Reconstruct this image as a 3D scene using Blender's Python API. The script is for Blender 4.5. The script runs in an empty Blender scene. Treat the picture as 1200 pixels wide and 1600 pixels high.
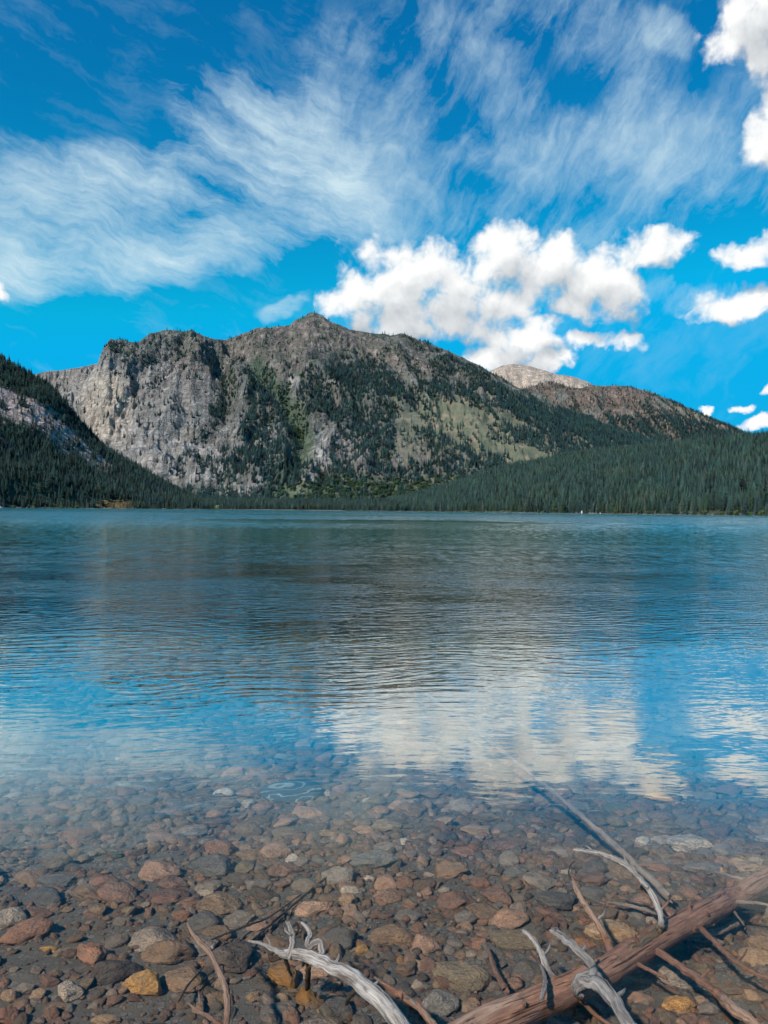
import bpy, bmesh, math, random
import numpy as np
from mathutils import Vector, Matrix

random.seed(7)
RNG = np.random.default_rng(11)
scene = bpy.context.scene
COL = scene.collection
R = math.radians

# ------------------------------------------------------------------ camera
F = 1164.0            # focal length in pixels of the 1200x1600 photograph
HC = 1.6              # camera height over the water
HY = 797.2            # horizon row at the centre column
TR = math.tan(R(0.54))
cam_d = bpy.data.cameras.new('camera')
cam_d.sensor_fit = 'VERTICAL'
cam_d.sensor_height = 24.0
cam_d.sensor_width = 18.0
cam_d.lens = F / 1600.0 * 24.0
cam_d.clip_start = 0.05
cam_d.clip_end = 40000
cam = bpy.data.objects.new('camera', cam_d)
COL.objects.link(cam)
pitch = math.atan((HY - 800.0) / F)
cam.matrix_world = (Matrix.Translation((0, 0, HC)) @ Matrix.Rotation(R(90) + pitch, 4, 'X')
                    @ Matrix.Rotation(R(0.54), 4, 'Z'))
scene.camera = cam

def ue(px, py):
    """photo pixel -> (x/y, height slope/y) of its sight line"""
    dx = px - 600.0
    dy = HY - py
    return (dx - dy * TR) / F, (dy + dx * TR) / F

def pix(x, y, z):
    u = x / y
    e = (z - HC) / y
    dx = (u * F + e * F * TR) / (1 + TR * TR)
    dy = e * F - dx * TR
    return 600 + dx, HY - dy

def at(px, py, z=0.0):
    u, e = ue(px, py)
    y = (z - HC) / e
    return Vector((u * y, y, z))

def at_y(px, py, y):
    u, e = ue(px, py)
    return Vector((u * y, y, HC + e * y))

# ------------------------------------------------------------------ numpy noise
_perm = {}
def _tab(seed):
    if seed not in _perm:
        r = np.random.default_rng(seed)
        p = r.permutation(256)
        a = r.random(256) * 2 * np.pi
        _perm[seed] = (np.concatenate([p, p]), np.cos(a), np.sin(a))
    return _perm[seed]

def perlin(x, y, seed=0):
    p, ca, sa = _tab(seed)
    xi = np.floor(x).astype(np.int64); yi = np.floor(y).astype(np.int64)
    xf = x - xi; yf = y - yi
    xi &= 255; yi &= 255
    u = xf * xf * xf * (xf * (xf * 6 - 15) + 10)
    v = yf * yf * yf * (yf * (yf * 6 - 15) + 10)
    def g(ix, iy, fx, fy):
        h = p[p[ix & 255] + (iy & 255)]
        return ca[h] * fx + sa[h] * fy
    a = g(xi, yi, xf, yf); b = g(xi + 1, yi, xf - 1, yf)
    c = g(xi, yi + 1, xf, yf - 1); d = g(xi + 1, yi + 1, xf - 1, yf - 1)
    return ((a + u * (b - a)) * (1 - v) + (c + u * (d - c)) * v) * 1.41

def fbm(x, y, o=5, seed=0, gain=.5):
    s = 0; a = 1; t = 0
    for i in range(o):
        s = s + a * perlin(x * 2 ** i + 13.7 * i, y * 2 ** i - 7.1 * i, seed + i)
        t += a; a *= gain
    return s / t

def ridged(x, y, o=5, seed=0, gain=.5):
    s = 0; a = 1; t = 0
    for i in range(o):
        s = s + a * (1 - 2.2 * np.abs(perlin(x * 2 ** i + 3.1 * i, y * 2 ** i + 9.2 * i, seed + i)))
        t += a; a *= gain
    return s / t

def sstep(a, b, x):
    t = np.clip((x - a) / (b - a), 0, 1)
    return t * t * (3 - 2 * t)

def blob(px, py, cx, cy, rx, ry, ang=0.0, soft=.35):
    c, s = math.cos(R(ang)), math.sin(R(ang))
    dx = px - cx; dy = py - cy
    d = np.sqrt(((dx * c + dy * s) / rx) ** 2 + ((-dx * s + dy * c) / ry) ** 2)
    return 1 - sstep(1 - soft, 1 + soft, d)

def poly_dist(px, py, pts):
    best = np.full(px.shape, 1e9)
    for (x0, y0), (x1, y1) in zip(pts[:-1], pts[1:]):
        vx, vy = x1 - x0, y1 - y0
        t = np.clip(((px - x0) * vx + (py - y0) * vy) / (vx * vx + vy * vy), 0, 1)
        best = np.minimum(best, np.hypot(px - x0 - t * vx, py - y0 - t * vy))
    return best

# ------------------------------------------------------------------ object helpers
def tag(o, label=None, cat=None, group=None, kind=None):
    if label: o['label'] = label
    if cat: o['category'] = cat
    if group: o['group'] = group
    if kind: o['kind'] = kind
    return o

def link(name, me, parent=None, mat=None, loc=None):
    o = bpy.data.objects.new(name, me)
    COL.objects.link(o)
    if mat: me.materials.append(mat) if not me.materials else None
    if parent: o.parent = parent
    if loc is not None: o.location = loc
    return o

def empty(name, loc=(0, 0, 0), rz=0):
    o = bpy.data.objects.new(name, None)
    o.empty_display_size = .1
    COL.objects.link(o)
    o.location = loc
    o.rotation_euler = (0, 0, rz)
    return o

def mesh_np(name, verts, faces, smooth=True):
    """verts (n,3), faces (m,k) with constant k"""
    me = bpy.data.meshes.new(name)
    verts = np.ascontiguousarray(verts, dtype=np.float32)
    faces = np.ascontiguousarray(faces, dtype=np.int32)
    m, k = faces.shape
    me.vertices.add(len(verts)); me.vertices.foreach_set('co', verts.ravel())
    me.loops.add(m * k); me.loops.foreach_set('vertex_index', faces.ravel())
    me.polygons.add(m)
    me.polygons.foreach_set('loop_start', np.arange(0, m * k, k, dtype=np.int32))
    me.polygons.foreach_set('loop_total', np.full(m, k, dtype=np.int32))
    me.polygons.foreach_set('use_smooth', np.full(m, smooth, dtype=bool))
    me.update(calc_edges=True)
    me.validate()
    return me

def grid_faces(nr, nc):
    i = np.arange(nr - 1)[:, None] * nc + np.arange(nc - 1)[None, :]
    i = i.ravel()
    return np.stack([i, i + 1, i + nc + 1, i + nc], 1)

# ------------------------------------------------------------------ node helpers
class NT:
    def __init__(s, nt): s.nt = nt; s.n = nt.nodes; s.l = nt.links; s.dim = '3D'
    def new(s, t, **k):
        n = s.n.new(t)
        for a, b in k.items(): setattr(n, a, b)
        return n
    def put(s, sock, v):
        if isinstance(v, bpy.types.NodeSocket): s.l.new(v, sock)
        elif v is not None: sock.default_value = v
    def m(s, op, a, b=None, c=None, clamp=False):
        n = s.new('ShaderNodeMath', operation=op, use_clamp=clamp)
        s.put(n.inputs[0], a)
        if b is not None: s.put(n.inputs[1], b)
        if c is not None: s.put(n.inputs[2], c)
        return n.outputs[0]
    def v(s, op, a, b=None, c=None):
        n = s.new('ShaderNodeVectorMath', operation=op)
        s.put(n.inputs[0], a)
        if b is not None:
            if op == 'SCALE': s.put(n.inputs['Scale'], b)
            else: s.put(n.inputs[1], b)
        if c is not None: s.put(n.inputs[2], c)
        return n.outputs['Value'] if op in ('LENGTH', 'DOT_PRODUCT', 'DISTANCE') else n.outputs[0]
    def sep(s, a):
        n = s.new('ShaderNodeSeparateXYZ'); s.put(n.inputs[0], a); return n.outputs
    def comb(s, x, y, z):
        n = s.new('ShaderNodeCombineXYZ')
        for i, q in enumerate((x, y, z)): s.put(n.inputs[i], q)
        return n.outputs[0]
    def map(s, v, a, b, c=0., d=1., smooth=True):
        n = s.new('ShaderNodeMapRange', interpolation_type='SMOOTHSTEP' if smooth else 'LINEAR', clamp=True)
        s.put(n.inputs['Value'], v)
        for nm, q in (('From Min', a), ('From Max', b), ('To Min', c), ('To Max', d)): s.put(n.inputs[nm], q)
        return n.outputs[0]
    def noise(s, vec, scale=1., detail=4., rough=.5, dist=0., typ='FBM', lac=2.0, col=False, norm=True):
        n = s.new('ShaderNodeTexNoise', noise_type=typ, noise_dimensions=s.dim)
        n.normalize = norm
        s.put(n.inputs['Vector'], vec); s.put(n.inputs['Scale'], scale)
        s.put(n.inputs['Detail'], detail); s.put(n.inputs['Roughness'], rough)
        s.put(n.inputs['Lacunarity'], lac); s.put(n.inputs['Distortion'], dist)
        return n.outputs['Color' if col else 'Fac']
    def voro(s, vec, scale=1., feat='F1', out='Distance', rnd=1.):
        n = s.new('ShaderNodeTexVoronoi', feature=feat, voronoi_dimensions=s.dim)
        s.put(n.inputs['Vector'], vec); s.put(n.inputs['Scale'], scale); s.put(n.inputs['Randomness'], rnd)
        return n.outputs[out]
    def mix(s, f, a, b, blend='MIX'):
        n = s.new('ShaderNodeMix', data_type='RGBA', blend_type=blend)
        s.put(n.inputs[0], f)
        for sk, q in ((n.inputs[6], a), (n.inputs[7], b)):
            if isinstance(q, (tuple, list)): q = (*q[:3], 1.0)
            s.put(sk, q)
        return n.outputs[2]
    def bump(s, h, dist=.1, strength=1., normal=None):
        n = s.new('ShaderNodeBump')
        s.put(n.inputs['Height'], h); s.put(n.inputs['Distance'], dist); s.put(n.inputs['Strength'], strength)
        if normal: s.put(n.inputs['Normal'], normal)
        return n.outputs[0]
    def attr(s, name, typ='GEOMETRY'):
        n = s.new('ShaderNodeAttribute', attribute_type=typ); n.attribute_name = name; return n.outputs
    def pos(s): return s.new('ShaderNodeNewGeometry').outputs['Position']
    def obj(s): return s.new('ShaderNodeTexCoord').outputs['Object']

def material(name):
    m = bpy.data.materials.new(name); m.use_nodes = True
    t = NT(m.node_tree); t.n.clear()
    out = t.new('ShaderNodeOutputMaterial')
    return m, t, out

def principled(name):
    m, t, out = material(name)
    b = t.new('ShaderNodeBsdfPrincipled')
    t.l.new(b.outputs[0], out.inputs[0])
    b.inputs['Roughness'].default_value = .8
    b.inputs['Specular IOR Level'].default_value = .25
    return m, t, b

# ------------------------------------------------------------------ light and sky
SUN = Vector((-0.46, -0.60, 0.68)).normalized()     # towards the sun
sun_d = bpy.data.lights.new('sun', 'SUN')
sun_d.energy = 4.0
sun_d.angle = R(2.0)
sun_d.color = (1.0, .95, .88)
sun = bpy.data.objects.new('sun', sun_d)
COL.objects.link(sun)
sun.rotation_euler = SUN.to_track_quat('Z', 'Y').to_euler()
sun.location = (0, 0, 50)

world = bpy.data.worlds.new('World')
scene.world = world
world.use_nodes = True
W = NT(world.node_tree)
W.n.clear()
W.dim = '2D'
wout = W.new('ShaderNodeOutputWorld')
bg = W.new('ShaderNodeBackground')
bg.inputs['Strength'].default_value = 0.1
W.l.new(bg.outputs[0], wout.inputs[0])
sky = W.new('ShaderNodeTexSky', sky_type='NISHITA')
sky.sun_disc = False
sky.sun_elevation = math.asin(SUN.z)
sky.sun_rotation = math.atan2(SUN.x, SUN.y)
sky.altitude = 2000
sky.air_density = 1.0
sky.dust_density = 0.3
sky.ozone_density = 3.0
skycol = W.mix(1.0, sky.outputs[0], (0.02, 1.0, 1.32), 'MULTIPLY')

dirv = W.new('ShaderNodeTexCoord').outputs['Generated']
dx, dy, dz = W.sep(W.v('NORMALIZE', dirv))
AZ = W.m('ARCTAN2', dx, dy)
EL = W.m('ARCSINE', dz)
skycol = W.mix(W.map(EL, .62, .12), skycol, W.mix(1.0, skycol, (.6, 1.34, .94), 'MULTIPLY'))
skycol = W.v('MINIMUM', skycol, (9., 3.4, 6.5))
P0 = W.comb(AZ, EL, 0.0)

def azel(px, py):
    u, e = ue(px, py)
    return math.atan(u), math.atan(e / math.sqrt(1 + u * u))

def wblob(t, P, px, py, rx, ry, ang=0., amp=1.):
    """1 - r^2 paraboloid lobe centred on a direction of the sky"""
    a, e = azel(px, py)
    k = 1.0 / F
    c_, s_ = math.cos(R(ang)), math.sin(R(ang))
    ax = (c_ / (rx * k), -s_ / (rx * k), 0.); ay = (s_ / (ry * k), c_ / (ry * k), 0.)
    q1 = t.m('SUBTRACT', t.v('DOT_PRODUCT', P, ax), a * ax[0] + e * ax[1])
    q2 = t.m('SUBTRACT', t.v('DOT_PRODUCT', P, ay), a * ay[0] + e * ay[1])
    r2 = t.m('MULTIPLY_ADD', q1, q1, t.m('MULTIPLY', q2, q2))
    return t.m('SUBTRACT', amp, r2)

# cumulus density as a node group of its own, sampled twice (second time a step towards the sun)
gt = bpy.data.node_groups.new('cumulus_density', 'ShaderNodeTree')
gt.interface.new_socket('P', in_out='INPUT', socket_type='NodeSocketVector')
gt.interface.new_socket('D', in_out='OUTPUT', socket_type='NodeSocketFloat')
gt.interface.new_socket('M', in_out='OUTPUT', socket_type='NodeSocketFloat')
gt.interface.new_socket('T', in_out='OUTPUT', socket_type='NodeSocketFloat')
G = NT(gt)
G.dim = '2D'
gi = G.new('NodeGroupInput'); go = G.new('NodeGroupOutput')
GP = gi.outputs[0]
warp = G.noise(GP, 14, 3, .55, col=True)
wp = G.v('SUBTRACT', warp, (.5, .5, .5))
GPw = G.v('ADD', GP, G.v('ADD', G.v('SCALE', wp, .04), G.v('SCALE', G.v('SUBTRACT', G.noise(GP, 60, 4, .6, col=True), (.5, .5, .5)), .012)))
CUM = [(690, 455, 165, 72, 14), (600, 455, 95, 42, 12), (795, 400, 62, 55, 0), (868, 420, 62, 62, 0), (925, 440, 60, 50, 0),
       (1015, 392, 62, 38, 0), (965, 455, 48, 50, 0), (905, 475, 45, 30, 10), (635, 488, 92, 36, -8), (700, 503, 80, 26, 0),
       (550, 470, 55, 40, 0), (805, 532, 82, 32, 12), (770, 565, 70, 24, 0), (845, 515, 42, 22, 0), (850, 568, 52, 18, -15),
       (937, 534, 62, 15, 4), (1145, 485, 72, 25, 12), (1120, 492, 60, 18, 0), (1190, 478, 40, 34, 0), (1172, 396, 48, 20, 10), (1198, 385, 30, 25, 0),
       (1107, 637, 14, 9, 0), (1160, 637, 17, 7, 15), (1195, 663, 45, 11, 0), (1200, 606, 22, 9, 0), (1175, 25, 62, 50, 30), (1128, 78, 38, 26, 20), (1205, 85, 30, 40, 0),
       (1215, 190, 45, 75, 30), (2, 458, 18, 12, -25), (500, 505, 22, 12, 0),
       (1320, 60, 120, 90, 20), (1330, 480, 90, 40, 0), (1290, 240, 70, 70, 0), (-160, 470, 90, 40, 0), (1420, 640, 120, 30, 0)]
acc = None
for (a, b, c, d, an) in CUM:
    q = wblob(G, GPw, a, b, c, d, an)
    if acc is None: acc = q
    else:
        n = G.new('ShaderNodeMath', operation='SMOOTH_MAX')
        G.put(n.inputs[0], acc); G.put(n.inputs[1], q); n.inputs[2].default_value = .35
        acc = n.outputs[0]
acc = G.m('MAXIMUM', acc, -4.0)
n1 = G.noise(GP, 24, 8, .56)
n2 = G.voro(G.v('ADD', GP, G.v('SCALE', wp, .03)), 34, 'SMOOTH_F1')
n3 = G.voro(G.v('ADD', GPw, G.v('SCALE', wp, .05)), 85, 'SMOOTH_F1')
det = G.m('MULTIPLY', G.m('SUBTRACT', n1, .5), 1.8)
det = G.m('ADD', det, G.m('MULTIPLY', G.m('SUBTRACT', .46, n2), 1.0))
det = G.m('ADD', det, G.m('MULTIPLY', G.m('SUBTRACT', .46, n3), .34))
G.l.new(G.m('ADD', acc, det), go.inputs[0])
G.l.new(acc, go.inputs[1])
G.l.new(det, go.inputs[2])

def cum(P):
    n = W.new('ShaderNodeGroup'); n.node_tree = gt
    W.put(n.inputs[0], P); return n.outputs
c0 = cum(P0)
c1 = cum(W.v('ADD', P0, (-.006, .013, 0)))
c2 = cum(W.v('ADD', P0, (-.012, .030, 0)))
alpha = W.map(c0[0], .05, .95)
lit = W.m('SUBTRACT', c0[2], c1[2])
lit2 = W.m('SUBTRACT', c0[1], c2[1])
shade = W.m('ADD', W.m('MULTIPLY', lit, .12), W.m('MULTIPLY', lit2, .42))
base = W.m('SUBTRACT', .76, W.m('MULTIPLY', W.map(c0[1], .2, 1.0), .16))
lum = W.m('MINIMUM', W.m('MAXIMUM', W.m('ADD', base, shade), .36), .80)
cumcol = W.mix(W.map(lum, .45, .9, 0., 1., False), (4.6, 5.0, 5.4), (9.4, 9.3, 9.0))
# the colour ramp above sets hue; luminance follows lum
cumcol = W.v('SCALE', W.mix(W.map(lum, .45, .85, 0., 1., False), (8.2, 8.9, 9.6), (10.0, 10.0, 9.8)), lum)

# cirrus veil
def cirrus():
    P = P0
    wv = W.v('SUBTRACT', W.noise(P, 3.2, 3, .5, col=True), (.5, .5, .5))
    Pw = W.v('ADD', P, W.v('SCALE', wv, .11))
    wv2 = W.v('SUBTRACT', W.noise(P, 9, 4, .55, col=True), (.5, .5, .5))
    Pq = W.v('ADD', P, W.v('SCALE', wv2, .06))
    def rot(Pv, ang, sx, sy):
        n = W.new('ShaderNodeVectorRotate', rotation_type='Z_AXIS')
        W.put(n.inputs['Vector'], Pv); n.inputs['Angle'].default_value = R(ang)
        return W.v('MULTIPLY', n.outputs[0], (sx, sy, 1))
    # streaks run down to the right in the left half, steeply up to the right in the upper right
    sL = W.noise(rot(Pw, 14, 2.6, 15), 1.6, 7, .58)
    sR = W.noise(rot(Pw, -38, 3.2, 9), 1.6, 7, .6)
    soft = W.noise(Pq, 7, 8, .66)
    wR = W.map(W.m('ADD', AZ, W.m('MULTIPLY', EL, .5)), .10, .32)
    st = W.m('ADD', W.m('MULTIPLY', sL, W.m('SUBTRACT', 1.0, wR)), W.m('MULTIPLY', sR, wR))
    BL = [(250, 300, 330, 70, -12, 1.05), (470, 245, 200, 80, 14, 1.25), (190, 405, 320, 52, -13, 1.25), (380, 350, 220, 60, -5, 1.0), (40, 330, 210, 90, -5, .95),
          (600, 190, 160, 100, 35, .85), (730, 120, 170, 95, 38, .60), (900, 30, 190, 60, 20, .60), (640, 330, 240, 45, 0, .72), (950, 250, 320, 70, 5, .82),
          (1100, 230, 170, 60, 35, .75), (850, 340, 330, 60, 0, .62), (1040, 40, 70, 30, 30, .9), (440, 478, 50, 14, -15, .75), (1080, 460, 90, 22, 8, .75),
          (-250, 350, 300, 90, -12, .9), (1450, 200, 260, 120, 20, .8), (1500, 520, 200, 60, 0, .7), (600, -300, 500, 90, 20, .7)]
    a = None
    for (x, y, rx, ry, an, am) in BL:
        q = W.m('MULTIPLY', W.map(wblob(W, Pq, x, y, rx, ry, an), -.55, 1.0), am)
        if a is None: a = q
        else:
            n = W.new('ShaderNodeMath', operation='SMOOTH_MAX')
            W.put(n.inputs[0], a); W.put(n.inputs[1], q); n.inputs[2].default_value = .3
            a = n.outputs[0]
    fL = W.noise(rot(Pq, 15, 5, 34), 1.6, 7, .66)
    fR = W.noise(rot(Pq, -52, 5, 26), 1.6, 7, .66)
    soft = W.m('ADD', W.m('MULTIPLY', soft, W.m('ADD', 1., W.m('MULTIPLY', wR, .25))), W.m('MULTIPLY', wR, -.125))
    ff = W.m('ADD', W.m('MULTIPLY', fL, W.m('SUBTRACT', 1.0, wR)), W.m('MULTIPLY', fR, wR))
    f = W.m('ADD', W.m('MULTIPLY', W.m('SUBTRACT', st, .5), W.map(wR, 0., 1., 2.0, 1.1)), W.m('MULTIPLY', W.m('SUBTRACT', soft, .5), 2.6))
    f = W.m('ADD', f, W.m('MULTIPLY', W.m('SUBTRACT', ff, .5), W.map(wR, 0., 1., 2.3, 1.7)))
    d = W.m('ADD', a, W.m('MULTIPLY', f, W.map(a, 0., .5, .0, .72)))
    return W.m('MULTIPLY', W.m('POWER', W.map(d, .20, 1.85, 0., 1., False), 1.1), .95)
ci = cirrus()
withci = W.mix(ci, skycol, (5.0, 6.4, 7.0))
final = W.mix(alpha, withci, cumcol)
W.l.new(final, bg.inputs['Color'])
world.cycles.sampling_method = 'NONE'

# ------------------------------------------------------------------ far terrain
def crest(pts):
    u = []; e = []
    for a, b in pts:
        q = ue(a, b); u.append(q[0]); e.append(q[1])
    return np.array(u), np.array(e)

uc = np.concatenate([np.arange(-1.1, -.62, .008), np.arange(-.62, .62, .0011), np.arange(.62, 1.1, .008)])
yr = np.concatenate([np.arange(560, 1300, 5.), np.arange(1300, 1900, 6.), np.arange(1900, 3420, 4.5), np.arange(3420, 4700, 12.), np.arange(4700, 9000, 60.)])
U, Y = np.meshgrid(uc, yr)
X = U * Y
NR, NC = U.shape
SH_PX = [-400, 0, 335, 500, 600, 800, 1000, 1200, 1600]
SH_D = [900, 1080, 1400, 1500, 1330, 960, 760, 620, 560]
sh_u = np.array([ue(p, 800)[0] for p in SH_PX])
def shore(u):
    return np.interp(u, sh_u, SH_D) + 14 * perlin(u * 14, u * 0 + 3.3, 77) + 5 * perlin(u * 60, u * 0 + 1.3, 78)
D = shore(uc)[None, :] + 0 * Y
Z0 = np.where(Y < D, np.maximum((Y - D) * .12, -12.0), np.minimum((Y - D) * .045, 14)) - .3

def layer(pts, yc, yb, zb, prof, noise_amp, seed, tree_px=0, back=.45, jag=0.0, win=None):
    cu, ce = crest(pts)
    e = np.interp(uc, cu, ce - tree_px / F, left=ce[0] - .3, right=ce[-1] - .3)
    e = e + jag * (fbm(uc * 60, uc * 0 + seed, 4, seed + 50) )
    yc = np.interp(uc, *yc) if isinstance(yc, tuple) else np.full_like(uc, yc)
    yb = np.interp(uc, *yb) if isinstance(yb, tuple) else np.full_like(uc, yb)
    H = HC + e * yc
    t = (Y - yb[None]) / (yc - yb)[None]
    tc = np.clip(t, 0, 1)
    z = zb + (H[None] - zb) * prof(tc)
    amp = noise_amp(tc) if callable(noise_amp) else noise_amp
    wn = sstep(0, .12, tc) * (1 - .75 * sstep(.8, 1, tc))
    wx = fbm(X / 500, Y / 500, 3, seed + 9) * 160
    xx = X + wx; yy = Y + wx * .6
    nz = (ridged(xx / 330, yy / 900, 3, seed) * 1.0 + ridged(xx / 110, yy / 300, 3, seed + 11) * .58
          + ridged(xx / 38, yy / 80, 3, seed + 23) * .16 + fbm(xx / 16, yy / 16, 3, seed + 31) * .09)
    hh = np.clip((H[None] - zb) / 500, .0, 1.2)
    z = z + amp * wn * nz * hh
    z = np.where(t > 1, z - (Y - yc[None]) * back, z)
    z = np.where(t < 0, -50, z)
    # keep the apparent ridge line where the photograph has it
    em = ((z - HC) / Y).max(0)
    tgt = np.maximum(e, 1e-3)
    k = np.where((em > 1e-3) & (e > 1e-3), tgt / np.maximum(em, 1e-3), 1)
    k = np.clip(k, .3, 3)
    z = np.where(z > 0, z * k[None], z)
    z = np.where((e < .0)[None] & (z > Z0), -50, z)
    return z

def PU(*px): return [ue(p, 800)[0] for p in px]

A_pts = [(-700, 300), (-300, 420), (-120, 498), (0, 552), (30, 570), (60, 587), (80, 599), (100, 622), (130, 658), (160, 690), (190, 710), (220, 727), (250, 745), (280, 762), (310, 777), (335, 790), (350, 800)]
B_pts = [(60, 660), (100, 612), (135, 592), (151, 572), (157, 556), (161, 545), (172, 529), (190, 530), (205, 535), (215, 534), (235, 520), (262, 516), (290, 519), (300, 517), (312, 523), (335, 531), (352, 532), (375, 524), (395, 514), (420, 512), (440, 510), (455, 507), (463, 500), (472, 497), (482, 490), (492, 488), (503, 492), (515, 502), (530, 508), (545, 515), (560, 517), (580, 521), (600, 521), (610, 525), (625, 521), (640, 525), (665, 535), (700, 548), (740, 567), (780, 588), (810, 606), (840, 622), (890, 645), (950, 668), (1010, 688), (1080, 705), (1200, 730), (1500, 760)]
C_pts = [(480, 792), (560, 783), (640, 768), (700, 752), (740, 738), (800, 720), (850, 712), (900, 702), (1000, 694), (1100, 684), (1150, 679), (1200, 674), (1300, 660), (1700, 600)]
D_pts = [(650, 640), (735, 592), (765, 580), (785, 571), (800, 569), (815, 570), (830, 573), (855, 580), (870, 585), (880, 586), (893, 588), (905, 592), (920, 597), (960, 625), (1010, 660)]
E_pts = [(700, 680), (760, 628), (800, 606), (830, 600), (845, 595), (858, 592), (875, 595), (890, 601), (905, 603), (925, 598), (945, 599), (960, 598), (985, 600), (1015, 608), (1050, 622), (1100, 645), (1130, 658), (1160, 672), (1200, 690), (1300, 740), (1500, 790)]
F_pts = [(-200, 600), (40, 590), (60, 583), (75, 580), (100, 578), (130, 573), (150, 568), (165, 567), (200, 575), (260, 640)]

u_cliff = np.interp(uc, PU(80, 300, 480, 620), [1, .85, .35, 0])[None, :]
def profB(t):
    lin = t ** 1.05
    cl = np.interp(t, [0, .22, .36, .5, .72, 1], [0, .09, .30, .58, .80, 1])
    return lin * (1 - u_cliff) + cl * u_cliff
ampB = lambda t: 40 + 34 * u_cliff

layers = [
    Z0,
    layer(A_pts, (PU(-200, 0, 335), [1500, 1500, 1620]), (PU(-200, 0, 335), [900, 1090, 1420]), 0, lambda t: t ** 1.08, 40, 100, tree_px=7, back=.2),
    layer(C_pts, (PU(480, 800, 1000, 1200, 1700), [2000, 1800, 1500, 1300, 1200]), (PU(480, 600, 800, 1000, 1200, 1600), [1500, 1340, 970, 770, 630, 570]), 0, lambda t: t ** .9, 16, 200, tree_px=10, back=.1),
    layer(B_pts, 3300, 1950, 12, profB, ampB, 300, tree_px=0, jag=.0022),
    layer(E_pts, 4300, 3250, 12, lambda t: t, 60, 400, tree_px=4, jag=.001),
    layer(D_pts, 6500, 5200, 200, lambda t: t, 50, 500, jag=.0008),
    layer(F_pts, 4600, 3700, 150, lambda t: np.interp(t, [0, .3, .6, 1], [0, .1, .8, 1]), 110, 600, jag=.0008),
]
# ledges across the cliffs
_z = layers[3]
layers[3] = np.where(_z > 0, _z + u_cliff * 10 * perlin(_z / 30 + X / 300, X / 420 + Y / 500, 811) * sstep(20, 120, _z), _z)
# the green gully between the cliffs and the wooded face is cut into layer B
pxB, pyB = pix(X, Y, layers[3])
GUL = [(372, 548), (405, 580), (432, 610), (458, 650), (478, 690), (462, 730), (430, 765)]
dg = poly_dist(pxB, pyB, GUL)
tB = np.clip((Y - 1950) / 1350, 0, 1)
layers[3] = np.where(layers[3] > 0, layers[3] - 34 * (1 - sstep(0, 24, dg)) * sstep(0, .15, tB) * (1 - sstep(.8, .95, tB)), layers[3])
BUT = [(337, 556), (352, 590), (358, 620), (350, 668)]
db = poly_dist(pxB, pyB, BUT)
layers[3] = np.where(layers[3] > 0, layers[3] - 26 * (1 - sstep(0, 20, db)) * sstep(.1, .25, tB) * (1 - sstep(.8, .95, tB)), layers[3])
ST = np.stack(layers)
LID = ST.argmax(0)
Z = ST.max(0)
Z = Z + np.where(LID > 0, 1.5 * fbm(X / 9, Y / 9, 2, 900), 0)
PX, PY = pix(X, Y, Z)
del ST, pxB, pyB

# slope
gy = np.gradient(Z, axis=0) / np.maximum(np.gradient(Y, axis=0), .1)
gx = np.gradient(Z, axis=1) / np.maximum(np.gradient(X, axis=1), .1)
SL = np.hypot(gx, gy)

# ---------------- what grows where
nA = fbm(X / 90, Y / 160, 4, 41)
nB = fbm(X / 30, Y / 50, 3, 51)
nC = fbm(X / 260, Y / 300, 3, 61)
def bmask(*lst, soft=.35):
    m = np.zeros_like(Z)
    wpx = PX + 16 * nA + 8 * nB; wpy = PY + 12 * nC + 8 * nB
    for q in lst:
        m = np.maximum(m, blob(wpx, wpy, *q[:5], soft) * q[5])
    return m
woodB = bmask((545, 598, 75, 34, 0, 1), (505, 620, 60, 26, -10, .9), (560, 645, 60, 30, 0, 1), (592, 690, 24, 62, 0, 1.1), (668, 625, 42, 32, 0, .75), (690, 590, 60, 22, 15, .55),
              (425, 655, 55, 62, 20, .75), (390, 600, 32, 46, 30, .55), (380, 728, 70, 26, 0, .85), (440, 745, 60, 26, 0, .8), (690, 722, 26, 42, 0, .9), (560, 755, 110, 30, 0, .95),
              (740, 745, 70, 40, 0, .9), (640, 765, 230, 34, 0, 1.2), (400, 780, 200, 20, 0, 1.3), (580, 745, 130, 22, 0, .75), (720, 715, 60, 26, 0, .7), (760, 622, 70, 28, 30, .55), (830, 650, 90, 22, 22, .75), (900, 672, 120, 24, 12, .9), (1000, 690, 140, 22, 8, 1),
              (300, 742, 60, 14, 15, .6), (215, 555, 42, 12, 20, .55), (195, 590, 40, 8, 20, .45), (225, 640, 40, 7, 15, .45), (350, 640, 22, 34, 10, .45), (720, 575, 90, 12, 27, .6), (520, 700, 50, 30, 0, .5), (620, 740, 50, 24, 0, .6), (1000, 700, 300, 20, 4, 1.0))
woodE = bmask((1040, 660, 150, 34, 17, 1.1), (850, 625, 70, 30, 10, .8), (1000, 625, 90, 20, 12, .7), (900, 670, 150, 30, 8, 1), (1100, 660, 120, 22, 24, 1)) - .7 * blob(PX, PY, 965, 630, 32, 26, 0)
meadow = bmask((735, 668, 112, 44, 18, .95), (640, 665, 26, 62, 0, .6), (820, 712, 100, 18, 8, .8), (880, 700, 80, 22, 8, .7), (462, 766, 42, 11, -8, .9), (1000, 708, 120, 12, 0, .4), (1090, 652, 46, 5, 22, .9), (688, 762, 22, 16, 0, .6), soft=.75)
gulm = np.clip(1 - poly_dist(PX, PY, GUL[1:]) / 26, 0, 1)
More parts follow.
